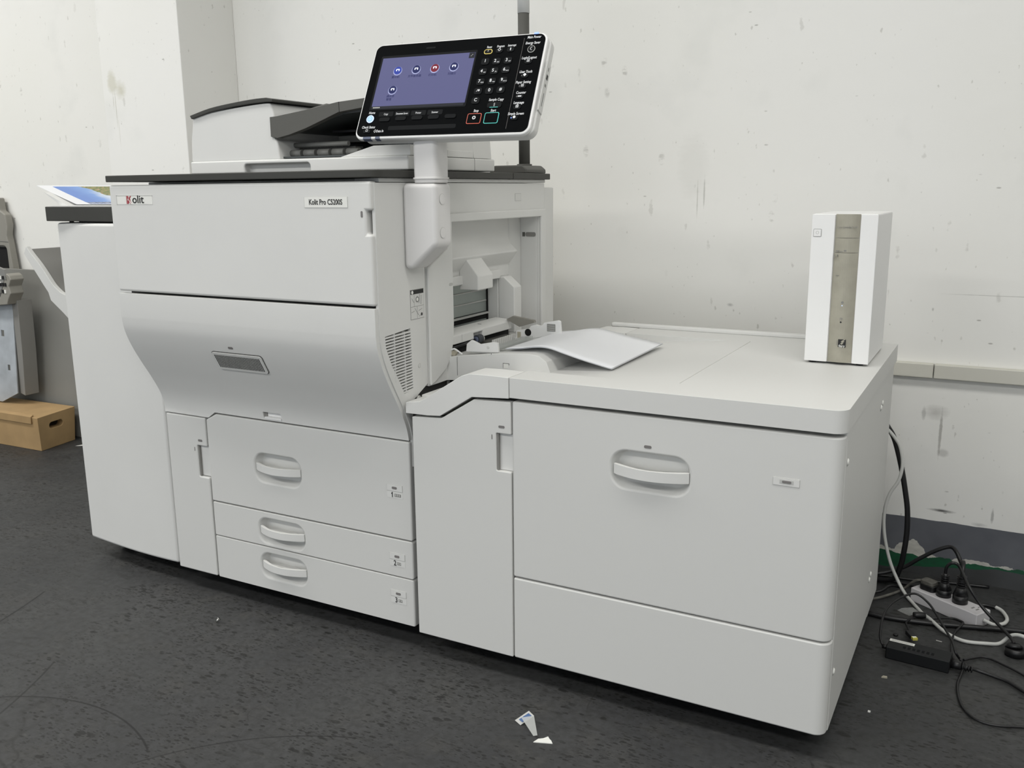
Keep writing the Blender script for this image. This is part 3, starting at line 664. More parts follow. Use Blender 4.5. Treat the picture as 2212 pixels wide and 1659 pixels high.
for u, v, s, nm in ((.3867, .1640, '\u25A3', 'login_key'), (.3853, .1306, '\u25C6', 'user_tools_key'), (.3849, .1056, '\u25A4', 'paper_setting_key'), (.3836, .0814, '\u25AC', 'counter_key'), (.3825, .0567, '\u25A8', 'language_key'), (.381, .0319, '\u25CF', 'simple_screen_key')):
    key(u, v, .0165, .0105, .0048, nm, top=s, ts=.008)
    if nm != 'login_key' and nm != 'language_key': g = G('glow_blue' if nm[0] == 's' else 'led_grey'); g.cyl((u-.0065, v, Z0), .0012, .0018, 'z', 10, M=MP); g.build('status_lamp', CP)
for u, v in ((.0658, .0400), (.1068, .0412), (.1476, .0416), (.1884, .0417), (.2296, .0420)): key(u, v, .027, .0095, .0045, 'function_key')
g = G('glow_pale'); g.cyl((.028, .0425, Z0-.001), .0092, .0022, 'z', 32, M=MP); g.cyl((.028, .0425, Z0-.001), .0075, .0026, 'z', 32, 'glow_blue', M=MP)
g.text('\u2302', .009, T(.028, .0430, Z0+.0018), 'glow_pale', ext=.0001); g.build('home_key', CP)
key(.0269, .0120, .018, .0085, .003, 'check_status_key', top='\u25A1', ts=.007)
g = G('lens_grey'); g.box(.0200, -.0062, -.010, .0400, -.0005, .0008, M=MP); g.box(.0515, -.0062, -.010, .0625, -.0005, .0008, M=MP); g.build('status_lens', CP)
g = G('glow_blue'); g.box(.3870, .2290, -.004, .3960, .2348, .0010, M=MP); g.build('power_lamp', CP)
g = G('pale_plastic'); g.prism(rrect(.4238, .055, .4252, .170, .0005, 2), 'z', -.030, -.008, 'print_light', M=MP); g.prism(rrect(.4240, .056, .4262, .169, .0005, 2), 'z', -.0295, -.0085, 'pale_plastic', M=MP)
g.box(.4255, .070, -.0200, .4266, .100, -.0185, 'seam', M=MP); g.box(.4255, .115, -.022, .4266, .121, -.016, 'print_grey', M=MP); g.box(.4255, .132, -.0235, .4266, .143, -.016, 'print_black', M=MP); g.box(.4255, .152, -.021, .4266, .160, -.018, 'print_grey', M=MP)
g.build('card_slot', CP)

# ---- bypass tray
g = G('white_plastic')
g.prism([(.770, .6765), (.830, .6870), (.958, .7030), (1.022, .7065), (1.046, .7040), (1.066, .691), (1.080, .656), (.99, .646), (.825, .628), (.766, .622)], 'y', .165, .505)
BT = g.build('bypass_tray', PR, bevel=.006, cuts=[G().prism([(.79, .682), (.90, .690), (.955, .7045), (1.03, .76), (.79, .76)], 'y', .178, .492)])
g = G('white_plastic'); g.prism([(.750, .7350), (.790, .7325), (.799, .7275), (.8005, .7065), (.750, .7065)], 'y', .192, .492)
fcv = g.build('feed_cover', BT, bevel=.0022, cuts=[G().box(.786, .293, .70, .82, .338, .7215)])
G('print_light').box(.8003, .235, .707, .8007, .2357, .727).build('seam_line', fcv)
G('print_grey').box(.770, .3625, .7340, .780, .3650, .7346).build('mark', fcv)
g = G('rubber'); g.cyl((.799, .306, .704), .0105, .022, 'y', 24); g.cyl((.799, .298, .704), .0078, .009, 'y', 20, 'lens_grey'); g.tube([(.799, .300, .703), (.797, .195, .699)], .0040, 'black', smoothn=0); g.cyl((.799, .329, .703), .008, .006, 'y', 16, 'pale_plastic')
g.build('pickup_roller', BT)
g = G('void'); g.box(.745, .192, .680, .790, .492, .7062); g.box(.79, .340, .684, .822, .470, .694, 'mid_grey')
for i in range(12): g.box(.822, .345+i*.010, .684, .829, .350+i*.010, .6985, 'white_plastic')
g.build('feed_throat', BT)
g = G('bright_plastic'); g.prism([(.835, .693), (.837, .712), (.850, .722), (.862, .718), (.873, .7135), (.912, .7215), (.922, .7195), (.924, .697)], 'y', .196, .204)
g.box(.835, .204, .691, .924, .214, .697); g.cyl((.897, .1945, .708), .0035, .002, 'y', 14, 'pale_plastic')
g.build('side_guide', BT, bevel=.0015, seg=2)
g = G('bright_plastic'); g.prism([(.846, .679), (.846, .712), (.856, .7145), (.884, .7185), (.889, .727), (.903, .731), (.913, .7285), (.921, .730), (.928, .7375), (.966, .7455), (.972, .743), (.975, .712), (.94, .700), (.90, .688), (.846, .679)], 'y', .432, .442)
g.box(.846, .425, .684, .90, .432, .690); g.cyl((.881, .4315, .7095), .0095, .001, 'y', 24, 'void'); g.box(.9365, .4310, .7165, .9600, .4325, .7355, 'print_grey')
for i in range(7): g.box(.9375, .4306, .7180+i*.0024, .9590, .4318, .7190+i*.0024, 'print_light')
g.box(.8495, .4310, .690, .8600, .4322, .7095, 'beige_plastic')
g.build('side_guide', BT, bevel=.0015, seg=2)
G('beige_cover').prism([(.795, .734), (.835, .716), (.880, .730), (.878, .736), (.815, .744)], 'y', .470, .482).build('rear_hinge_arm', BT, bevel=.001, seg=2)
g = G('beige_plastic')
g.cyl((.775, .182, .6965), .006, .004, 'y', 16); g.prism([(.775, .700), (.812, .694), (.812, .687), (.775, .688)], 'y', .176, .184); g.cyl((.812, .175, .6905), .0068, .010, 'y', 20)
g.build('hinge_arm', BT, bevel=.001, seg=2)
g = G('bright_plastic'); g.tube([(.806, .174, .698), (.816, .174, .7015), (.826, .174, .697), (.838, .174, .690)], .0022, n=8); g.build('hinge_link', BT)
g = G('clear_plastic'); g.prism([(.858, .6905), (.905, .6965), (.985, .7125), (.985, .7140), (.905, .6985), (.858, .6925)], 'y', .214, .428)
for i in range(8): g.box(.866+i*.0045, .216, .6920+i*.0006, .8675+i*.0045, .426, .6985+i*.0006)
g.build('transparent_plate', BT)
g = G('seam'); g.box(.8287, .1642, .640, .8293, .1655, .6855); g.build('seam_line', BT)
G('seam').box(.9225, .1640, .6975, .9232, .1655, .7005).build('seam_line', BT)
g = G('seam'); g.box(.954, .1640, .668, .9546, .1655, .680); g.box(.954, .1640, .6795, .970, .1655, .6802); g.box(.9695, .1640, .676, .970, .1655, .680); g.box(.9545, .1645, .668, .968, .1655, .6792, 'label_white'); g.build('size_mark', BT)
# docking rail below the bypass tray
g = G('white_plastic'); g.prism([(.8085, .616), (.8085, .604), (.838, .604), (.838, .616)], 'y', .040, .20); g.cyl((.806, .028, .611), .006, .006, 'x', 16, 'metal'); g.build('docking_rail', PR, bevel=.002)

# ---- paper on the bypass tray
def sheet(name, dz, dy, label):
    g = G('paper'); nx, ny = 44, 10; x0, x1, y0, y1 = .948, 1.2165, .186+dy, .478+dy
    key_ = [(.86, .7055), (.93, .7070), (.99, .7125), (1.03, .7185), (1.06, .7185), (1.10, .7090), (1.14, .6990), (1.18, .6905), (1.2165, .6835)]
    def H(x, v):
        for (a, p), (b, q) in zip(key_, key_[1:]):
            if a <= x <= b:
                t = (x-a)/(b-a); i = key_.index((a, p)); pm = key_[max(i-1, 0)][1]; qn = key_[min(i+2, len(key_)-1)][1]
                z = .5*((2*p)+(-pm+q)*t+(2*pm-5*p+4*q-qn)*t*t+(-pm+3*p-3*q+qn)*t**3); break
        else: z = key_[-1][1]
        return z+dz+.0045*v*max(0, (x-1.0))/.2
    top = []; bot = []
    for j in range(ny+1):
        v = j/ny
        for i in range(nx+1):
            x = x0+(x1-x0)*i/nx; y = y0+(y1-y0)*v*(1+.16*(i/nx)); z = H(x, v); top.append((x, y, z)); bot.append((x, y, z-.0004))
    n = len(top); idx = lambda i, j: j*(nx+1)+i; fs = []
    for j in range(ny):
        for i in range(nx):
            a, b, c, d = idx(i, j), idx(i+1, j), idx(i+1, j+1), idx(i, j+1); fs += [(a, b, c, d), (n+d, n+c, n+b, n+a)]
    per = [idx(i, 0) for i in range(nx+1)]+[idx(nx, j) for j in range(1, ny+1)]+[idx(i, ny) for i in range(nx-1, -1, -1)]+[idx(0, j) for j in range(ny-1, 0, -1)]
    fs += [(per[i], n+per[i], n+per[(i+1) % len(per)], per[(i+1) % len(per)]) for i in range(len(per))]
    g.faces(top+bot, fs, smooth=True); o = g.build(name, None)
    tag(o, label, 'paper', 'blank sheets on the bypass tray')
sheet('paper_sheet', .0022, 0, 'upper blank white sheet arching from the bypass tray onto the deck lid')
sheet('paper_sheet', .0, .0015, 'lower blank white sheet, its edge peeking out under the upper one')

# ================================================================== HIGH CAPACITY PAPER DECK
LX0, LX1, LYF = .8205, 1.741, -.020
LC = thing('paper_deck', 'low white high-capacity paper deck with a wide flat lid at the right of the press', 'paper feeder', (1.28, .36, 0))
g = G('gap_shade_frame'); g.box(LX0+.012, LYF+.036, .060, LX1-.03, .70, .575); g.box(.99, LYF+.036, .57, LX1-.03, .70, .646); g.build('gap_shade_frame', LC)  # dark core, its colour gives the shaded gap under the lid end
g = G('pale_plastic'); g.prism([(.8215, .054), (1.0735, .054), (1.0735, .6375), (.9830, .6345), (.8990, .5835), (.8215, .5790)], 'y', LYF, LYF+.02)
d = g.build('left_door', LC, bevel=.0025, cuts=[G().prism(rrect(1.0375, .4835, 1.12, .5665, .003), 'y', LYF-.02, LYF+.04)])
g = G('white_plastic'); g.box(1.038, LYF+.010, .4845, 1.0745, LYF+.013, .5655); g.box(1.0378, LYF+.003, .4845, 1.042, LYF+.011, .5655, 'tray_grey'); g.build('finger_grip', d)
g = G('led_grey'); g.prism(rrect(1.0440, .5790, 1.0585, .5845, .0022), 'y', LYF-.0006, LYF+.001); g.build('indicator_lamp', d)
G('led_grey').box(1.0265, LYF-.0005, .5520, .0+1.0285, LYF+.001, .5625).build('mark', d)
def fpanel(x0, x1, y, th, r, z0, z1, rc):
    g = G('pale_plastic'); pl_ = [(x0, y)]+[(x1-r+r*math.sin(a), y+r-r*math.cos(a)) for a in [PI/2*i/7 for i in range(8)]]+[(x1, y+th), (x0, y+th)]
    g.prism(pl_, 'z', z0, z1); return g
g = fpanel(1.0765, 1.7405, LYF, .032, .022, .2475, .6395, .01)
fr = g.build('front_door', LC, bevel=.016, cuts=[pocket(1.3828, .5265, LYF, .165, .080)], seg=5)
fr.modifiers[0].width = .004
handle(fr, 1.3845, .5285, LYF+.002, .155, bulge=.022, h=.021)
g = G('led_grey'); g.prism(rrect(1.3705, .5765, 1.3855, .5825, .0024), 'y', LYF-.0007, LYF+.001); g.build('indicator_lamp', fr)
g = G('print_light'); g.box(1.6205, LYF-.0008, .5395, 1.6690, LYF+.001, .5545); g.box(1.6213, LYF-.0012, .5402, 1.6683, LYF+.001, .5538, 'white_plastic'); g.box(1.6330, LYF-.0015, .5437, 1.6580, LYF, .5510, 'print_light'); g.prism(rrect(1.6375, .5452, 1.6540, .5497, .002), 'y', LYF-.0022, LYF, 'led_grey'); g.build('paper_level_window', fr)
g = fpanel(1.0765, 1.7405, LYF, .032, .022, .0545, .2445, .01)
g.build('lower_front_panel', LC, bevel=.004)
# side panel and rear cover
g = G('pale_plastic'); g.box(LX1-.03, LYF+.034, .050, LX1, .585, .6465); g.box(LX1-.03, .588, .032, LX1-.003, .765, .6465)
sp = g.build('right_side_panel', LC, bevel=.003)
for y, z in ((.030, .585), (.531, .589), (.508, .583), (.558, .1595), (.537, .1536), (.036, .166)):
    g = G('label_white'); g.cyl((LX1, y, z), .0088, .0004, 'x', 20, 'print_light'); g.cyl((LX1, y, z), .0078, .0030, 'x', 20, 'label_white', r2=.004); g.build('screw_cap_or_glint', sp)  # bright discs: painted highlights of recessed screw holes
g = G('pale_plastic'); g.box(.86, .745, .035, LX1-.04, .765, .6465); g.build('rear_panel', LC)
# lid
lid = [(1.0725, LYF-.003)]+[(x, y) for x, y in rrect(1.0725, LYF-.003, 1.7435, .762, .026, 8)[:9]]+[(1.7435, .762), (1.0725, .762)]
g = G('pale_plastic'); g.prism(lid, 'z', .6475, .6905)
def ramp(): return G().prism([(.95, .6560), (1.36, .6906), (1.36, .72), (.95, .72)], 'y', .062, .640)
ld = g.build('lid', LC, bevel=.0065, seg=4, cuts=[ramp(), G().box(1.4062, .077, .6890, 1.4078, .646, .70)])
g = G('white_plastic'); g.prism([(.807, .5860), (.8645, .5865), (.898, .5890), (.9800, .6400), (1.0705, .6455), (1.0705, .6905), (1.0250, .6915), (.975, .6905), (.955, .6840), (.862, .6260), (.845, .6165), (.8085, .6110)], 'y', LYF-.003, .74)
g.build('sloping_lid_end', LC, bevel=.0045, seg=4, cuts=[ramp(), G().prism([(.79, .55), (.900, .55), (.985, .615), (.985, .672), (1.10, .676), (1.10, .80), (.79, .80)], 'y', .050, .640)])
g = G('white_plastic'); g.prism(rrect(.985, .742, 1.66, .764, .008, 5), 'z', .6895, .7010); g.build('rear_lip', LC, bevel=.004)
g = G('void'); g.box(.86, .09, .012, 1.68, .66, .062); g.build('shade_base_pan', LC)  # black block that darkens the shaded space under the deck
for x, y in ((.92, .12), (1.66, .12), (.92, .64), (1.66, .64)):
    g = G('black'); g.cyl((x-.012, y, .02), .02, .024, 'x', 20); g.box(x-.006, y-.01, .02, x+.006, y+.01, .04); g.build('castor', LC)

# ================================================================== COLOUR CONTROLLER (on the deck lid)
SV = thing('print_controller', 'slim white upright computer tower with a champagne centre strip standing on the deck lid', 'computer tower', (1.651, .545, .6905))
x0, x1, y0, y1, z0, z1 = 1.5835, 1.7180, .4145, .668, .6945, 1.0165
g = G('bright_plastic'); g.box(x0, y0+.004, z0, x1, y1, z1)
cs = g.build('case', SV, bevel=.004)
g = G('bright_plastic'); g.box(x0, y0, z0+.001, 1.6315, y0+.004, z1-.001); g.box(1.6835, y0, z0+.001, x1, y0+.004, z1-.001); g.build('front_panel', SV, bevel=.0012, seg=2)
st = [(1.6325, y0+.0045)]+[(1.6325+.050*i/12, y0+.003-.0065*math.sin(PI*i/12)) for i in range(13)]+[(1.6825, y0+.0045)]
g = G('champagne'); g.prism(st, 'z', z0+.002, .9345); g.prism(st, 'z', .9353, .9655); g.prism(st, 'z', .9663, z1-.0005)
sy = y0-.0042
g.text('Color Controller E-24B', .0052, FR(1.6575, sy, .9885), 'print_grey', sx=.80)
g.cyl((1.6575, sy+.0004, .8285), .0026, .0006, (0, -1, 0), 14, 'print_grey'); g.box(1.6545, sy-.0002, .7905, 1.6590, sy+.001, .7950, 'print_grey'); g.box(1.6552, sy-.0004, .7912, 1.6583, sy+.001, .7935, 'champagne'); g.cyl((1.6568, sy+.0004, .7855), .0018, .0006, (0, -1, 0), 12, 'print_black')
# scratches and residue
for a, b, c, d_ in ((1.637, .9375, 1.643, .9395), (1.645, .9370, 1.6515, .9380), (1.6535, .9375, 1.6585, .9405), (1.6345, .9225, 1.6355, .9290), (1.640, .926, 1.641, .9305), (1.6400, .8860, 1.6465, .8867)): g.box(a, sy+.0004 if a > 1.645 else sy+.0012, b, c, sy+.0035, d_, 'print_grey')
# lightning emblem
g.box(1.6540, sy-.0003, .7310, 1.6700, sy+.001, .7480, 'print_black')
g.prism([(1.6665, .7485), (1.6590, .7430), (1.6625, .7425), (1.6580, .7385), (1.6615, .7380), (1.6590, .7345), (1.6655, .7395), (1.6630, .7400), (1.6680, .7440), (1.6645, .7445), (1.6695, .7485)], 'y', sy-.0006, sy, 'champagne')
g.text('fiery', .0075, FR(1.6620, sy-.0005, .7335), 'label_white', sx=.95, off=.0001); g.text('driven by', .0028, Matrix.Translation((1.6515, sy+.0002, .740)) @ Matrix.Rotation(PI/2, 4, 'X') @ Matrix.Rotation(PI/2, 4, 'Z'), 'print_grey')
g.build('centre_strip', SV)
g = G('print_grey'); g.prism(rrect(1.5880, .9680, 1.6045, .9845, .0015), 'y', y0-.0006, y0+.001); g.prism(rrect(1.5888, .9688, 1.6037, .9837, .001), 'y', y0-.0012, y0+.001, 'bright_plastic'); g.text('\u25CB', .009, FR(1.5962, y0-.0013, .9762), 'print_light'); g.build('power_button', SV)
G('glow_pale').cyl((1.6572, sy+.0004, .8215), .0010, .0006, (0, -1, 0), 10).build('status_lamp', SV)
for x in (x0+.015, x1-.02):
    for y in (y0+.02, y1-.03): G('black').cyl((x, y, .6905), .008, .0042, 'z', 16).build('rubber_foot', SV)

# ================================================================== FINISHER at the left
FN = thing('output_finisher', 'tall plain white finisher cabinet with dark top slab at the left of the press', 'finisher', (-.21, .36, 0))
g = G('white_plastic'); g.prism([(-.414+.4*i/16, .034-.024*math.sin(PI*.62*i/16)) for i in range(17)]+[(-.014, .70), (-.414, .70)], 'z', .052, .9950); g.build('cabinet', FN, bevel=.009, seg=4)
g = G('dark_grey'); g.box(-.434, .018, .9995, .0-.002, .64, 1.0395); g.build('top_slab', FN, bevel=.002, seg=2)
g = G('void'); g.box(-.33, .045, .994, -.03, .60, 1.0); g.box(-.365, .04, .994, -.358, .05, 1.0); g.build('slab_spacer', FN)
g = G('void'); g.box(-.30, .12, .012, -.04, .66, .053); g.build('shade_base_pan', FN)  # black block painting the shade below the cabinet
for x, y in ((-.36, .12), (-.07, .12), (-.36, .62), (-.07, .62)):
    g = G('black'); g.cyl((x-.012, y, .02), .02, .024, 'x', 20); g.box(x-.006, y-.01, .02, x+.006, y+.01, .04); g.build('castor', FN)
top = spl([(-.690, .918), (-.668, .895), (-.636, .866), (-.608, .835), (-.583, .806), (-.560, .789), (-.535, .778), (-.4145, .745)], 3)
bot = [(-.4145, .632), (-.500, .684), (-.547, .720), (-.600, .756), (-.608, .780), (-.628, .803), (-.660, .842), (-.704, .896)]
g = G('pale_plastic'); g.prism(top+bot, 'y', .118, .132); g.prism(top+bot, 'y', .500, .514)
g.prism([(a+.004, b-.008) for a, b in top]+[(-.4145, .722), (-.50, .750), (-.580, .785), (-.635, .850), (-.690, .905)], 'y', .132, .50, 'tray_grey')
g.build('exit_tray', FN, bevel=.0015, seg=2)
# upper sample tray that carries the print
SL0 = (-.545, 1.0965); SL1 = (-.385, 1.0420)
g = G('white_plastic'); g.prism([(-.500, 1.0795), (-.425, 1.0400), (-.395, 1.0400), (-.492, 1.0775)], 'y', .065, .40); g.prism([(-.435, 1.0395), (-.0, 1.0395), (0, 1.0420), (-.405, 1.0420)], 'y', .03, .40)
g.build('sample_tray', FN)
def lay(u, v):              # u: 0 at the raised left edge, .46 where the slope meets the slab, 1 at the right
    if u < .46:
        t = u/.46; return -.556+.171*t, v, 1.0985-.0545*t-.0005*math.sin(PI*t)
    t = (u-.46)/.54; return -.385+.32*t, v, 1.0440
def lsheet(g, u0, u1, v0, v1, dz, th, m):
    n = 24; tp = []; bt = []
    for i in range(n+1):
        u = u0+(u1-u0)*i/n
        for v in (v0, v1):
            x, y, z = lay(u, v); tp.append((x, y, z+dz)); bt.append((x, y, z+dz-th))
    N_ = len(tp); fs = []
    for i in range(n):
        a, b, c, d = 2*i, 2*i+2, 2*i+3, 2*i+1; fs += [(a, b, c, d), (N_+d, N_+c, N_+b, N_+a), (a, N_+a, N_+b, b), (d, c, N_+c, N_+d)]
    fs += [(0, 1, N_+1, N_), (2*n, N_+2*n, N_+2*n+1, 2*n+1)]
    g.faces(tp+bt, fs, m)
g = G('paper'); lsheet(g, 0, 1, .085, .395, .0006, .0006, 'paper')
PRT = g.build('colour_print'); tag(PRT, 'glossy colour print of a blue sky over green leaves and rooftops on the finisher top', 'print')
g = G('landscape_print'); lsheet(g, .03, .97, .128, .385, .0009, .0003, 'landscape_print'); g.build('picture', PRT)

# ================================================================== LEFT CORNER: leaning parts and box
def leanbox(x0, x1, z0, z1, yb, yt, th, m, name, parent=None, pts=None, **k):
    P = pts or [(x0, z0), (x1, z0), (x1, z1), (x0, z1)]
    g = G(m); n = len(P); f = lambda z: yb+(yt-yb)*(z-z0)/(z1-z0)
    vs = [(x, f(z), z) for x, z in P]+[(x, f(z)+th, z) for x, z in P]
    g.faces(vs, [tuple(range(n)), tuple(range(n, 2*n))[::-1]]+[(i, (i+1) % n, n+(i+1) % n, n+i) for i in range(n)])
    return g, name
g, _ = leanbox(-2.16, -1.62, 0, .742, .905, .935, .014, 'leaning_grey', 'board')
tag(g.build('leaning_board', bevel=.002, seg=2), 'plain grey board leaning on the wall behind the cardboard box', 'board')
SM = thing('metal_chassis_panel', 'pale sheet-metal panel with square holes leaning at the far left above the cardboard box', 'metal panel', (-1.95, .80, .152))
P = [(-2.12, .152), (-2.005, .152), (-1.892, .200), (-1.885, .62), (-2.12, .66)]
f = lambda z: .792+.03*(z-.152)/.5
g = G('sheet_metal'); n = len(P); vs = [(x, f(z), z) for x, z in P]+[(x, f(z)+.006, z) for x, z in P]
g.faces(vs, [tuple(range(n)), tuple(range(n, 2*n))[::-1]]+[(i, (i+1) % n, n+(i+1) % n, n+i) for i in range(n)])
g.build('sheet', SM, bevel=.001, seg=1, cuts=[G().box(-1.982, .6, .452, -1.960, 1, .480), G().box(-1.950, .6, .300, -1.932, 1, .326)])
g = G('print_light'); g.prism([(-1.895, .198), (-1.863, .190), (-1.846, .40), (-1.838, .62), (-1.878, .62), (-1.884, .40)], 'y', .812, .880, 'tray_grey'); g.build('side_flange', SM, bevel=.002, seg=2)
g = G('print_grey'); g.prism([(-2.02, .64), (-1.895, .64), (-1.835, .735), (-1.845, .757), (-2.02, .80)], 'y', .772, .786)
for i in range(9):
    for j in range(3): g.box(-1.99+i*.017+j*.006, .769, .655+j*.030, -1.979+i*.017+j*.006, .773, .670+j*.030, ('label_white', 'black', 'metal', 'slate')[(i*3+j*5+i*j) % 4])
g.box(-2.02, .768, .6995, -1.868, .774, .7035, 'label_white'); g.build('circuit_board', SM)
g = G('beige_cover'); g.prism([(-2.0, .59), (-1.85, .605), (-1.836, .63), (-1.815, .655), (-1.823, .685), (-1.803, .715), (-1.812, .732), (-1.832, .742), (-1.895, .635), (-2.0, .635)], 'y', .772, .835); g.build('bracket', SM, bevel=.004)
CV = thing('plastic_cover', 'tall beige plastic machine cover with a dark oval opening standing behind the grey board', 'machine part', (-2.2, .975, 0))
g = G('beige_cover'); g.prism([(-2.45, .0), (-2.02, 0), (-2.068, .74), (-2.080, .86), (-2.086, .895), (-2.073, .936), (-2.080, .985), (-2.112, 1.003), (-2.118, 1.06), (-2.45, 1.06)], 'y', .960, .995)
g.build('shell', CV, bevel=.006, cuts=[G().prism(rrect(-2.30, .700, -2.098, .842, .02), 'y', .94, .975)])
g = G('void'); g.prism(rrect(-2.296, .704, -2.101, .838, .018), 'y', .9748, .9755); g.build('opening', CV)
g = G('seam'); g.prism([(-2.40, .872), (-2.080, .8625), (-2.080, .8600), (-2.40, .869)], 'y', .9592, .9603); g.build('seam_line', CV)
BX = thing('cardboard_box', 'closed brown cardboard box with an oval hand hole on the floor at the far left', 'box', (-1.80, .78, 0))
g = G('cardboard')
vs = [(-2.12, .665, 0), (-1.592, .680, 0), (-1.628, .868, 0), (-2.16, .862, 0), (-2.13, .660, .140), (-1.590, .676, .146), (-1.630, .885, .150), (-2.18, .870, .148)]
g.faces(vs, [(0, 1, 5, 4), (1, 2, 6, 5), (2, 3, 7, 6), (3, 0, 4, 7), (0, 3, 2, 1), (4, 5, 6, 7)])
hole = G().prism(rrect(.735, .084, .810, .112, .0135, 5), 'x', -1.66, -1.55)
g.build('body', BX, bevel=.002, seg=2, cuts=[hole])
g = G('cardboard_shade'); g.box(-1.665, .70, .05, -1.652, .85, .135); g.build('inside', BX)
g = G('cardboard'); vs = [(-2.14, .655, .118), (-1.625, .668, .118), (-1.622, .668, .150), (-2.14, .652, .152), (-2.14, .662, .118), (-1.625, .675, .118), (-1.635, .690, .154), (-2.14, .675, .156)]
g.faces(vs, [(0, 1, 2, 3), (4, 7, 6, 5), (3, 2, 6, 7), (0, 4, 5, 1), (1, 5, 6, 2), (0, 3, 7, 4)]); g.build('front_flap', BX, bevel=.0015, seg=2)
tag(G('leaning_grey').box(-1.625, .90, .0, -1.56, .96, .165).build('grey_block', bevel=.002), 'small grey block beside the cardboard box at the finisher foot', 'block')
tag(G('dirty_bits').prism([(-1.535, .800), (-1.46, .850), (-1.47, .868), (-1.525, .830)], 'z', 0, .0006, 'label_white').build('paper_scrap'), 'torn white paper scrap on the floor in front of the cardboard box', 'scrap')

# ================================================================== RIGHT CORNER: cables, strip, adapter
def cable(name, pts, r, m, label, cat='cable', n=10, parent=None):
    g = G(m); g.tube(pts, r, n=n)
    o = g.build(name, parent)
    if parent is None: tag(o, label, cat)
    return o
# power strip
a0 = Vector((1.8205, .8100, 0)); a1 = Vector((1.9735, .7150, 0)); ax = (a1-a0).normalized(); L_ = (a1-a0).length; ay = Vector((-ax.y, ax.x, 0))
MS = Matrix((ax, ay, Vector((0, 0, 1)))).transposed().to_4x4(); MS.translation = a0
PS = thing('power_strip', 'white power strip on the floor with three dark plugs in it', 'power strip', tuple((a0+a1)/2))
g = G('strip_white'); g.box(-.004, 0, 0, L_+.004, .056, .038, M=MS); PSb = g.build('housing', PS, bevel=.003)
def SOCK(u): return MS @ Vector((u, .028, .038))
g = G('print_grey')
for u in (.026, .072, .118, .160):
    for a, b, dx in ((-.008, -.004, 0), (.004, .008, 0)): g.box(u+a, .022, .0375, u+b, .034, .0384, M=MS)
    g.box(u-.0015, .040, .0375, u+.0015, .046, .0384, M=MS)
g.build('sockets', PS)
cend = MS @ Vector((L_+.004, .028, .018))
cable('lead', [cend, cend+Vector((.02, -.004, -.005)), (2.020, .745, .008), (2.038, .762, .008), (2.044, .794, .008), (2.033, .835, .008), (2.018, .848, .010)], .0045, 'cable_white', '', parent=PS)
# black cord running from the strip's far side to meet the white lead
cable('black_floor_cord', [(2.018, .849, .008), (1.99, .853, .008), (1.955, .845, .008), (1.90, .875, .008), (1.80, .90, .008), (1.70, .90, .008)], .0048, 'cable_black', 'short black cord curling behind the power strip to its white lead')
# plugs
def plug(p, h, r0, r1, tilt=(0, 0, 1), ribs=4):
    g = G('cable_black'); t = Vector(tilt).normalized(); p = Vector(p)
    g.cyl(p, r0, h*.30, t, 22, r2=r0*.98); g.cyl(p+t*h*.30, r0*.98, h*.30, t, 22, r2=r1*1.25); g.cyl(p+t*h*.60, r1*1.1, h*.40, t, 16, r2=r1*.8)
    for i in range(ribs): g.cyl(p+t*h*(.62+.09*i), r1*1.35, h*.035, t, 14)
    return g
s2, s3 = SOCK(.072), SOCK(.118)
g = plug(s2, .062, .0185, .0075); C2 = thing('plugged_cord', 'black cord arching from the middle plug of the power strip down to a round plug', 'cable', tuple(s2)); g.build('plug', C2)
g = G('cable_black'); tp_ = s2+Vector((0, 0, .058)); g.tube([tp_, tp_+Vector((.001, 0, .020)), tp_+Vector((.012, .0, .034)), tp_+Vector((.030, -.004, .030)), (1.950, .72, .110), (1.985, .705, .066), (2.022, .68, .040), (2.050, .640, .030), (2.058, .622, .024)], .0040); g.build('cord', C2)
g = G('cable_black'); g.cyl((2.062, .612, .0), .022, .018, (0, .12, 1), 20); g.cyl((2.058, .618, .018), .020, .008, (-.1, .3, 1), 18, r2=.012); g.box(2.075, .60, .002, 2.11, .615, .014); g.build('round_plug', C2)
g = plug(s3, .070, .0185, .0085, ribs=5); C3 = thing('plugged_cord', 'thick black cord arching from the right-hand plug of the power strip back along the wall', 'cable', tuple(s3)); g.build('plug', C3)
g = G('cable_black'); tp_ = s3+Vector((0, 0, .066)); g.tube([tp_, tp_+Vector((-.001, .03, .03)), (1.930, .86, .108), (1.915, .885, .128), (1.900, .90, .134), (1.872, .90, .122), (1.83, .90, .090), (1.785, .90, .052), (1.72, .88, .030), (1.62, .86, .02)], .0052); g.build('cord', C3)
s1 = SOCK(.030)
C1 = thing('dirty_plug', 'dusty grey-brown plug with a dirty cord in the left socket of the power strip', 'plug', tuple(s1))
g = G('cable_dirty'); g.prism(rrect(-.021, -.016, .021, .016, .010, 5), 'z', 0, .016, 'cable_black', M=Matrix.Translation(s1) @ Matrix.Rotation(-.5, 4, 'Z')); g.prism(rrect(-.019, -.014, .017, .014, .006, 4), 'z', .015, .026, M=Matrix.Translation(s1) @ Matrix.Rotation(-.5, 4, 'Z')); g.build('plug', C1, bevel=.002)
g = G('cable_dirty'); g.tube([s1+Vector((-.012, .004, .020)), s1+Vector((-.035, .010, .014)), (1.795, .848, .012), (1.761, .798, .008), (1.725, .757, .008), (1.66, .73, .008)], .0035); g.build('cord', C1)
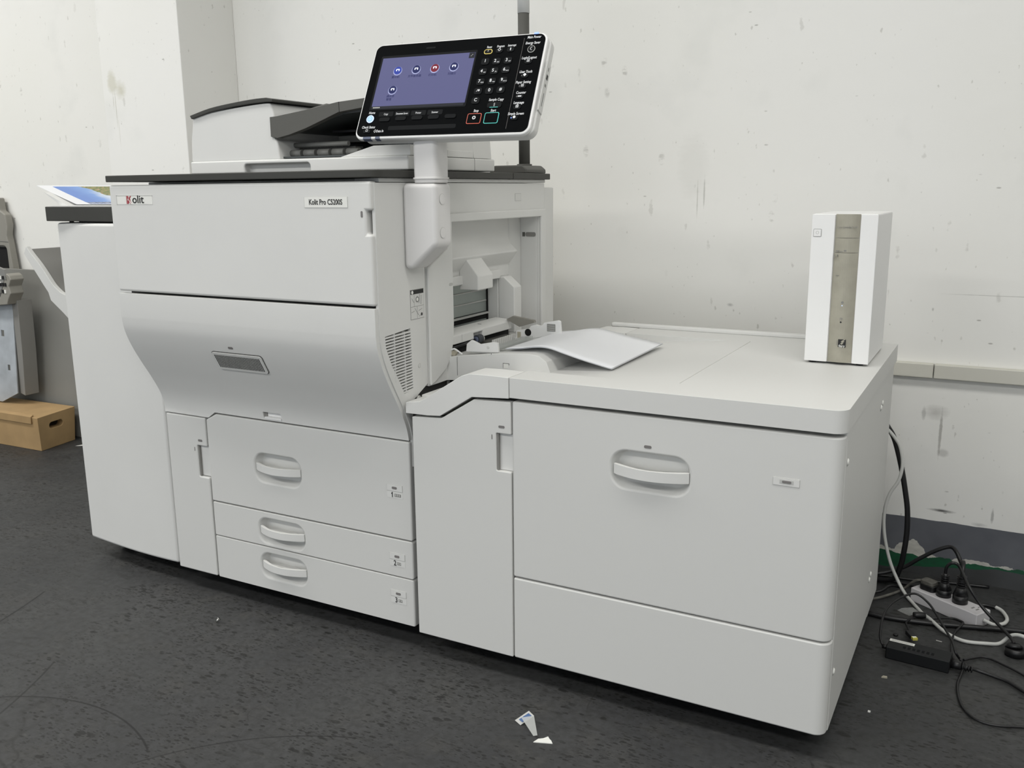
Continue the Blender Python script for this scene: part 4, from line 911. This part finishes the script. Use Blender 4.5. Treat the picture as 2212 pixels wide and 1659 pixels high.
# hanging trunk cables behind the deck
cable('hanging_power_cable', [(1.690, .78, .53), (1.708, .82, .495), (1.7268, .85, .455), (1.745, .86, .42), (1.766, .86, .350), (1.7815, .86, .280), (1.790, .86, .230), (1.793, .86, .170), (1.790, .86, .115), (1.783, .87, .065), (1.765, .88, .022), (1.70, .89, .010)], .0072, 'cable_black', 'thick black cable hanging down beside the right rear corner of the deck')
cable('network_cable', [(1.700, .80, .50), (1.720, .84, .460), (1.745, .845, .431), (1.7608, .845, .4057), (1.7700, .842, .3631), (1.7645, .840, .3178), (1.7450, .840, .2764), (1.7360, .842, .2293), (1.7374, .845, .177), (1.7468, .848, .1259), (1.762, .85, .0757), (1.784, .85, .030), (1.805, .825, .010), (1.8300, .780, .006), (1.8560, .722, .010), (1.8761, .6921, .012), (1.9102, .6495, .007), (1.9521, .6239, .005), (2.0013, .634, .005), (2.0300, .650, .005), (2.0550, .655, .030), (2.090, .640, .034), (2.16, .62, .006)], .0044, 'cable_white', 'long white cable hanging behind the deck and snaking across the floor')
cable('thick_floor_cable', [(1.50, .69, .007), (1.70, .672, .007), (1.7817, .6665, .007), (1.856, .6767, .007), (1.9282, .6946, .007), (1.9892, .7124, .007), (2.0812, .7384, .007), (2.35, .80, .007)], .0065, 'cable_black', 'thick black cable lying straight along the floor in front of the power strip')
cable('floor_cord', [(1.60, .87, .006), (1.72, .93, .006), (1.80, .94, .006), (1.90, .965, .006), (2.0, .985, .006)], .004, 'cable_black', 'thin black cord on the floor close to the wall behind the power strip')
cable('low_cord', [(1.64, .78, .006), (1.735, .80, .012), (1.765, .835, .022), (1.80, .868, .008)], .004, 'cable_black', 'short black cord on the floor at the rear corner of the deck')
# laptop-style adapter
b0 = Vector((1.7960, .4600, 0)); b1 = Vector((1.9310, .4500, 0)); bx = (b1-b0).normalized(); by = Vector((-bx.y, bx.x, 0)); BL = (b1-b0).length
MB_ = Matrix((bx, by, Vector((0, 0, 1)))).transposed().to_4x4(); MB_.translation = b0
AD = thing('power_adapter', 'black power adapter brick with a white sticker lying on the floor beside the deck', 'power adapter', tuple((b0+b1)/2))
g = G('adapter_black'); g.box(0, 0, .0, BL, .052, .030, M=MB_); g.build('brick', AD, bevel=.003)
g = G('label_white'); g.box(.002, .034, .0300, .056, .046, .0304, M=MB_)
for i in range(3): g.box(.006, .0365+i*.003, .0303, .052, .0372+i*.003, .0306, 'print_grey', M=MB_)
g.build('sticker', AD)
g = G('key_black'); [g.box(.035+i*.010, .010, .0300, .041+i*.010, .022, .0302, M=MB_) for i in range(7)]; g.build('rating_marks', AD)
ae = MB_ @ Vector((BL, .026, .014))
g = G('cable_black'); g.cyl(ae, .010, .022, bx, 16); g.cyl(ae+bx*.022, .0085, .020, (1, .02, -.1), 14, r2=.005)
for i in range(4): g.cyl(ae+bx*(.024+.006*i)-Vector((0, 0, .001*i)), .0095-.001*i, .0028, bx, 14)
g.tube([ae+bx*.040, (1.991, .478, .009), (2.0234, .473, .006), (2.0506, .4607, .006), (2.0789, .433, .006), (2.16, .36, .006)], .0042); g.build('mains_lead', AD)
ws = MB_ @ Vector((0, .030, .014))
g = G('cable_black'); g.cyl(ws, .0055, .012, -bx, 14)
g.tube([ws-bx*.010, (1.778, .510, .028), (1.776, .570, .050), (1.785, .620, .062), (1.8112, .665, .072), (1.838, .690, .074), (1.868, .680, .060), (1.890, .650, .046), (1.9100, .600, .040), (1.9300, .545, .036), (1.9400, .508, .028), (1.9500, .515, .010), (1.9590, .500, .007), (1.9600, .4800, .012), (1.9553, .446, .005), (1.951, .4001, .004), (1.9575, .3409, .004), (1.9708, .2983, .004), (1.9932, .2718, .004), (2.0269, .2671, .004), (2.0779, .2864, .004), (2.17, .32, .004)], .0028, n=8, smoothn=7); g.build('output_cord', AD)
UC = thing('charging_cord', 'thin black cord ending in a yellow-tipped rectangular connector above the adapter brick', 'cable', (1.84, .60, 0))
g = G('cable_black'); g.tube([(1.8395, .588, .014), (1.8300, .6150, .016), (1.8240, .6379, .016), (1.8297, .6687, .012), (1.8434, .6956, .010), (1.8586, .7063, .010), (1.880, .7020, .012), (1.9200, .7240, .012), (1.9430, .7130, .014), (1.9480, .7020, .014), (1.9391, .6755, .010), (1.9307, .6391, .008), (1.9299, .5617, .012), (1.9340, .520, .010), (1.9440, .500, .008)], .0028, n=8)
g.build('cord', UC)
Mu = Matrix.Translation((1.8440, .574, .014)) @ Matrix.Rotation(-1.05, 4, 'Z')
g = G('cable_black'); g.box(-.022, -.0075, -.005, .006, .0075, .005, M=Mu); g.build('connector', UC, bevel=.0015)
g = G('usb_yellow'); g.box(.006, -.0058, -.0030, .016, .0058, .0030, M=Mu); g.box(.0065, -.0045, .0028, .0125, .0045, .0034, 'label_white', M=Mu); g.build('connector_tip', UC)
g = G('cable_black'); g.tube([(1.836, .695, .014), (1.862, .706, .014)], lambda t: .009-.003*abs(t-.5), smoothn=4, n=14); g.build('cord_bead', UC)
cable('loose_cord', [(1.9580, .5100, .0115), (1.9746, .5400, .006), (2.0031, .5608, .005), (2.0411, .5405, .005), (2.0796, .5105, .005), (2.15, .44, .005)], .0028, 'cable_black', 'thin black cord crossing the floor to the right of the adapter brick', n=8)
tag(G('cable_black').cyl((1.806, .590, 0), .0060, .004, 'z', 14).build('rubber_plug'), 'tiny round black rubber plug on the floor above the adapter brick', 'cap')
g = G('thin_film'); g.faces([(1.795, .735, .001), (1.825, .715, .001), (1.85, .735, .006), (1.83, .75, .010), (1.805, .748, .004), (1.795, .735, .0003), (1.825, .715, .0003), (1.85, .735, .0053), (1.83, .75, .0093), (1.805, .748, .0033)], [(0, 1, 2, 3, 4), (9, 8, 7, 6, 5)]+[(i, 5+i, 5+(i+1) % 5, (i+1) % 5) for i in range(5)])
tag(g.build('plastic_scrap'), 'crumpled clear plastic scrap on the floor in front of the power strip', 'scrap')

# ================================================================== FLOOR LITTER
def bit(name, pts, th, m, label, cat):
    tag(G(m).prism(pts, 'z', .0, th).build(name), label, cat)
WR = thing('plastic_wrapper', 'small folded clear wrapper with a blue printed end lying on the floor in front', 'wrapper', (1.185, -.17, 0))
g = G('clear_plastic'); g.faces([(1.172, -.168, .016), (1.192, -.150, .016), (1.220, -.190, .003), (1.214, -.196, .003), (1.172, -.168, .0155), (1.192, -.150, .0155), (1.220, -.190, .0025), (1.214, -.196, .0025)], [(0, 1, 2, 3), (7, 6, 5, 4), (0, 4, 5, 1), (1, 5, 6, 2), (2, 6, 7, 3), (3, 7, 4, 0)], 'clear_plastic'); g.build('fold', WR)
g = G('print_light'); g.faces([(1.156, -.166, .004), (1.172, -.172, .001), (1.192, -.150, .016), (1.176, -.142, .018), (1.156, -.166, .0035), (1.172, -.172, .0005), (1.192, -.150, .0155), (1.176, -.142, .0175)], [(0, 1, 2, 3), (7, 6, 5, 4), (0, 4, 5, 1), (1, 5, 6, 2), (2, 6, 7, 3), (3, 7, 4, 0)])
g.faces([(1.164, -.1640, .0070), (1.174, -.1675, .0055), (1.188, -.1520, .0155), (1.178, -.1475, .0165)], [(0, 1, 2, 3)], 'blue_print'); g.build('printed_end', WR)
bit('paper_scrap', [(1.222, -.212), (1.258, -.199), (1.252, -.192), (1.246, -.188), (1.240, -.182), (1.234, -.192), (1.226, -.198)], .0015, 'label_white', 'tiny torn white paper scrap on the floor right of the wrapper', 'scrap')
g = G('metal'); g.cyl((.2705, -.128, .003), .003, .010, (.5, .5, .6), 12); g.cyl((.2750, -.123, .009), .0048, .002, (.5, .5, .6), 14)
tag(g.build('metal_screw'), 'small loose metal screw on the floor below the lowest drawer', 'screw')
bit('yellow_crumb', [(1.800, .364), (1.812, .366), (1.811, .372), (1.803, .371)], .003, 'beige_plastic', 'small yellowish crumb on the floor right of the deck', 'crumb')
bit('white_crumb', [(1.792, .206), (1.797, .206), (1.797, .211), (1.792, .211)], .002, 'label_white', 'tiny white crumb on the floor beside the front foot of the deck', 'crumb')
bit('pale_thread', [(1.895, .605), (1.908, .603), (1.908, .606), (1.895, .608)], .001, 'print_light', 'short pale thread on the floor between the adapter brick and the strip', 'thread')
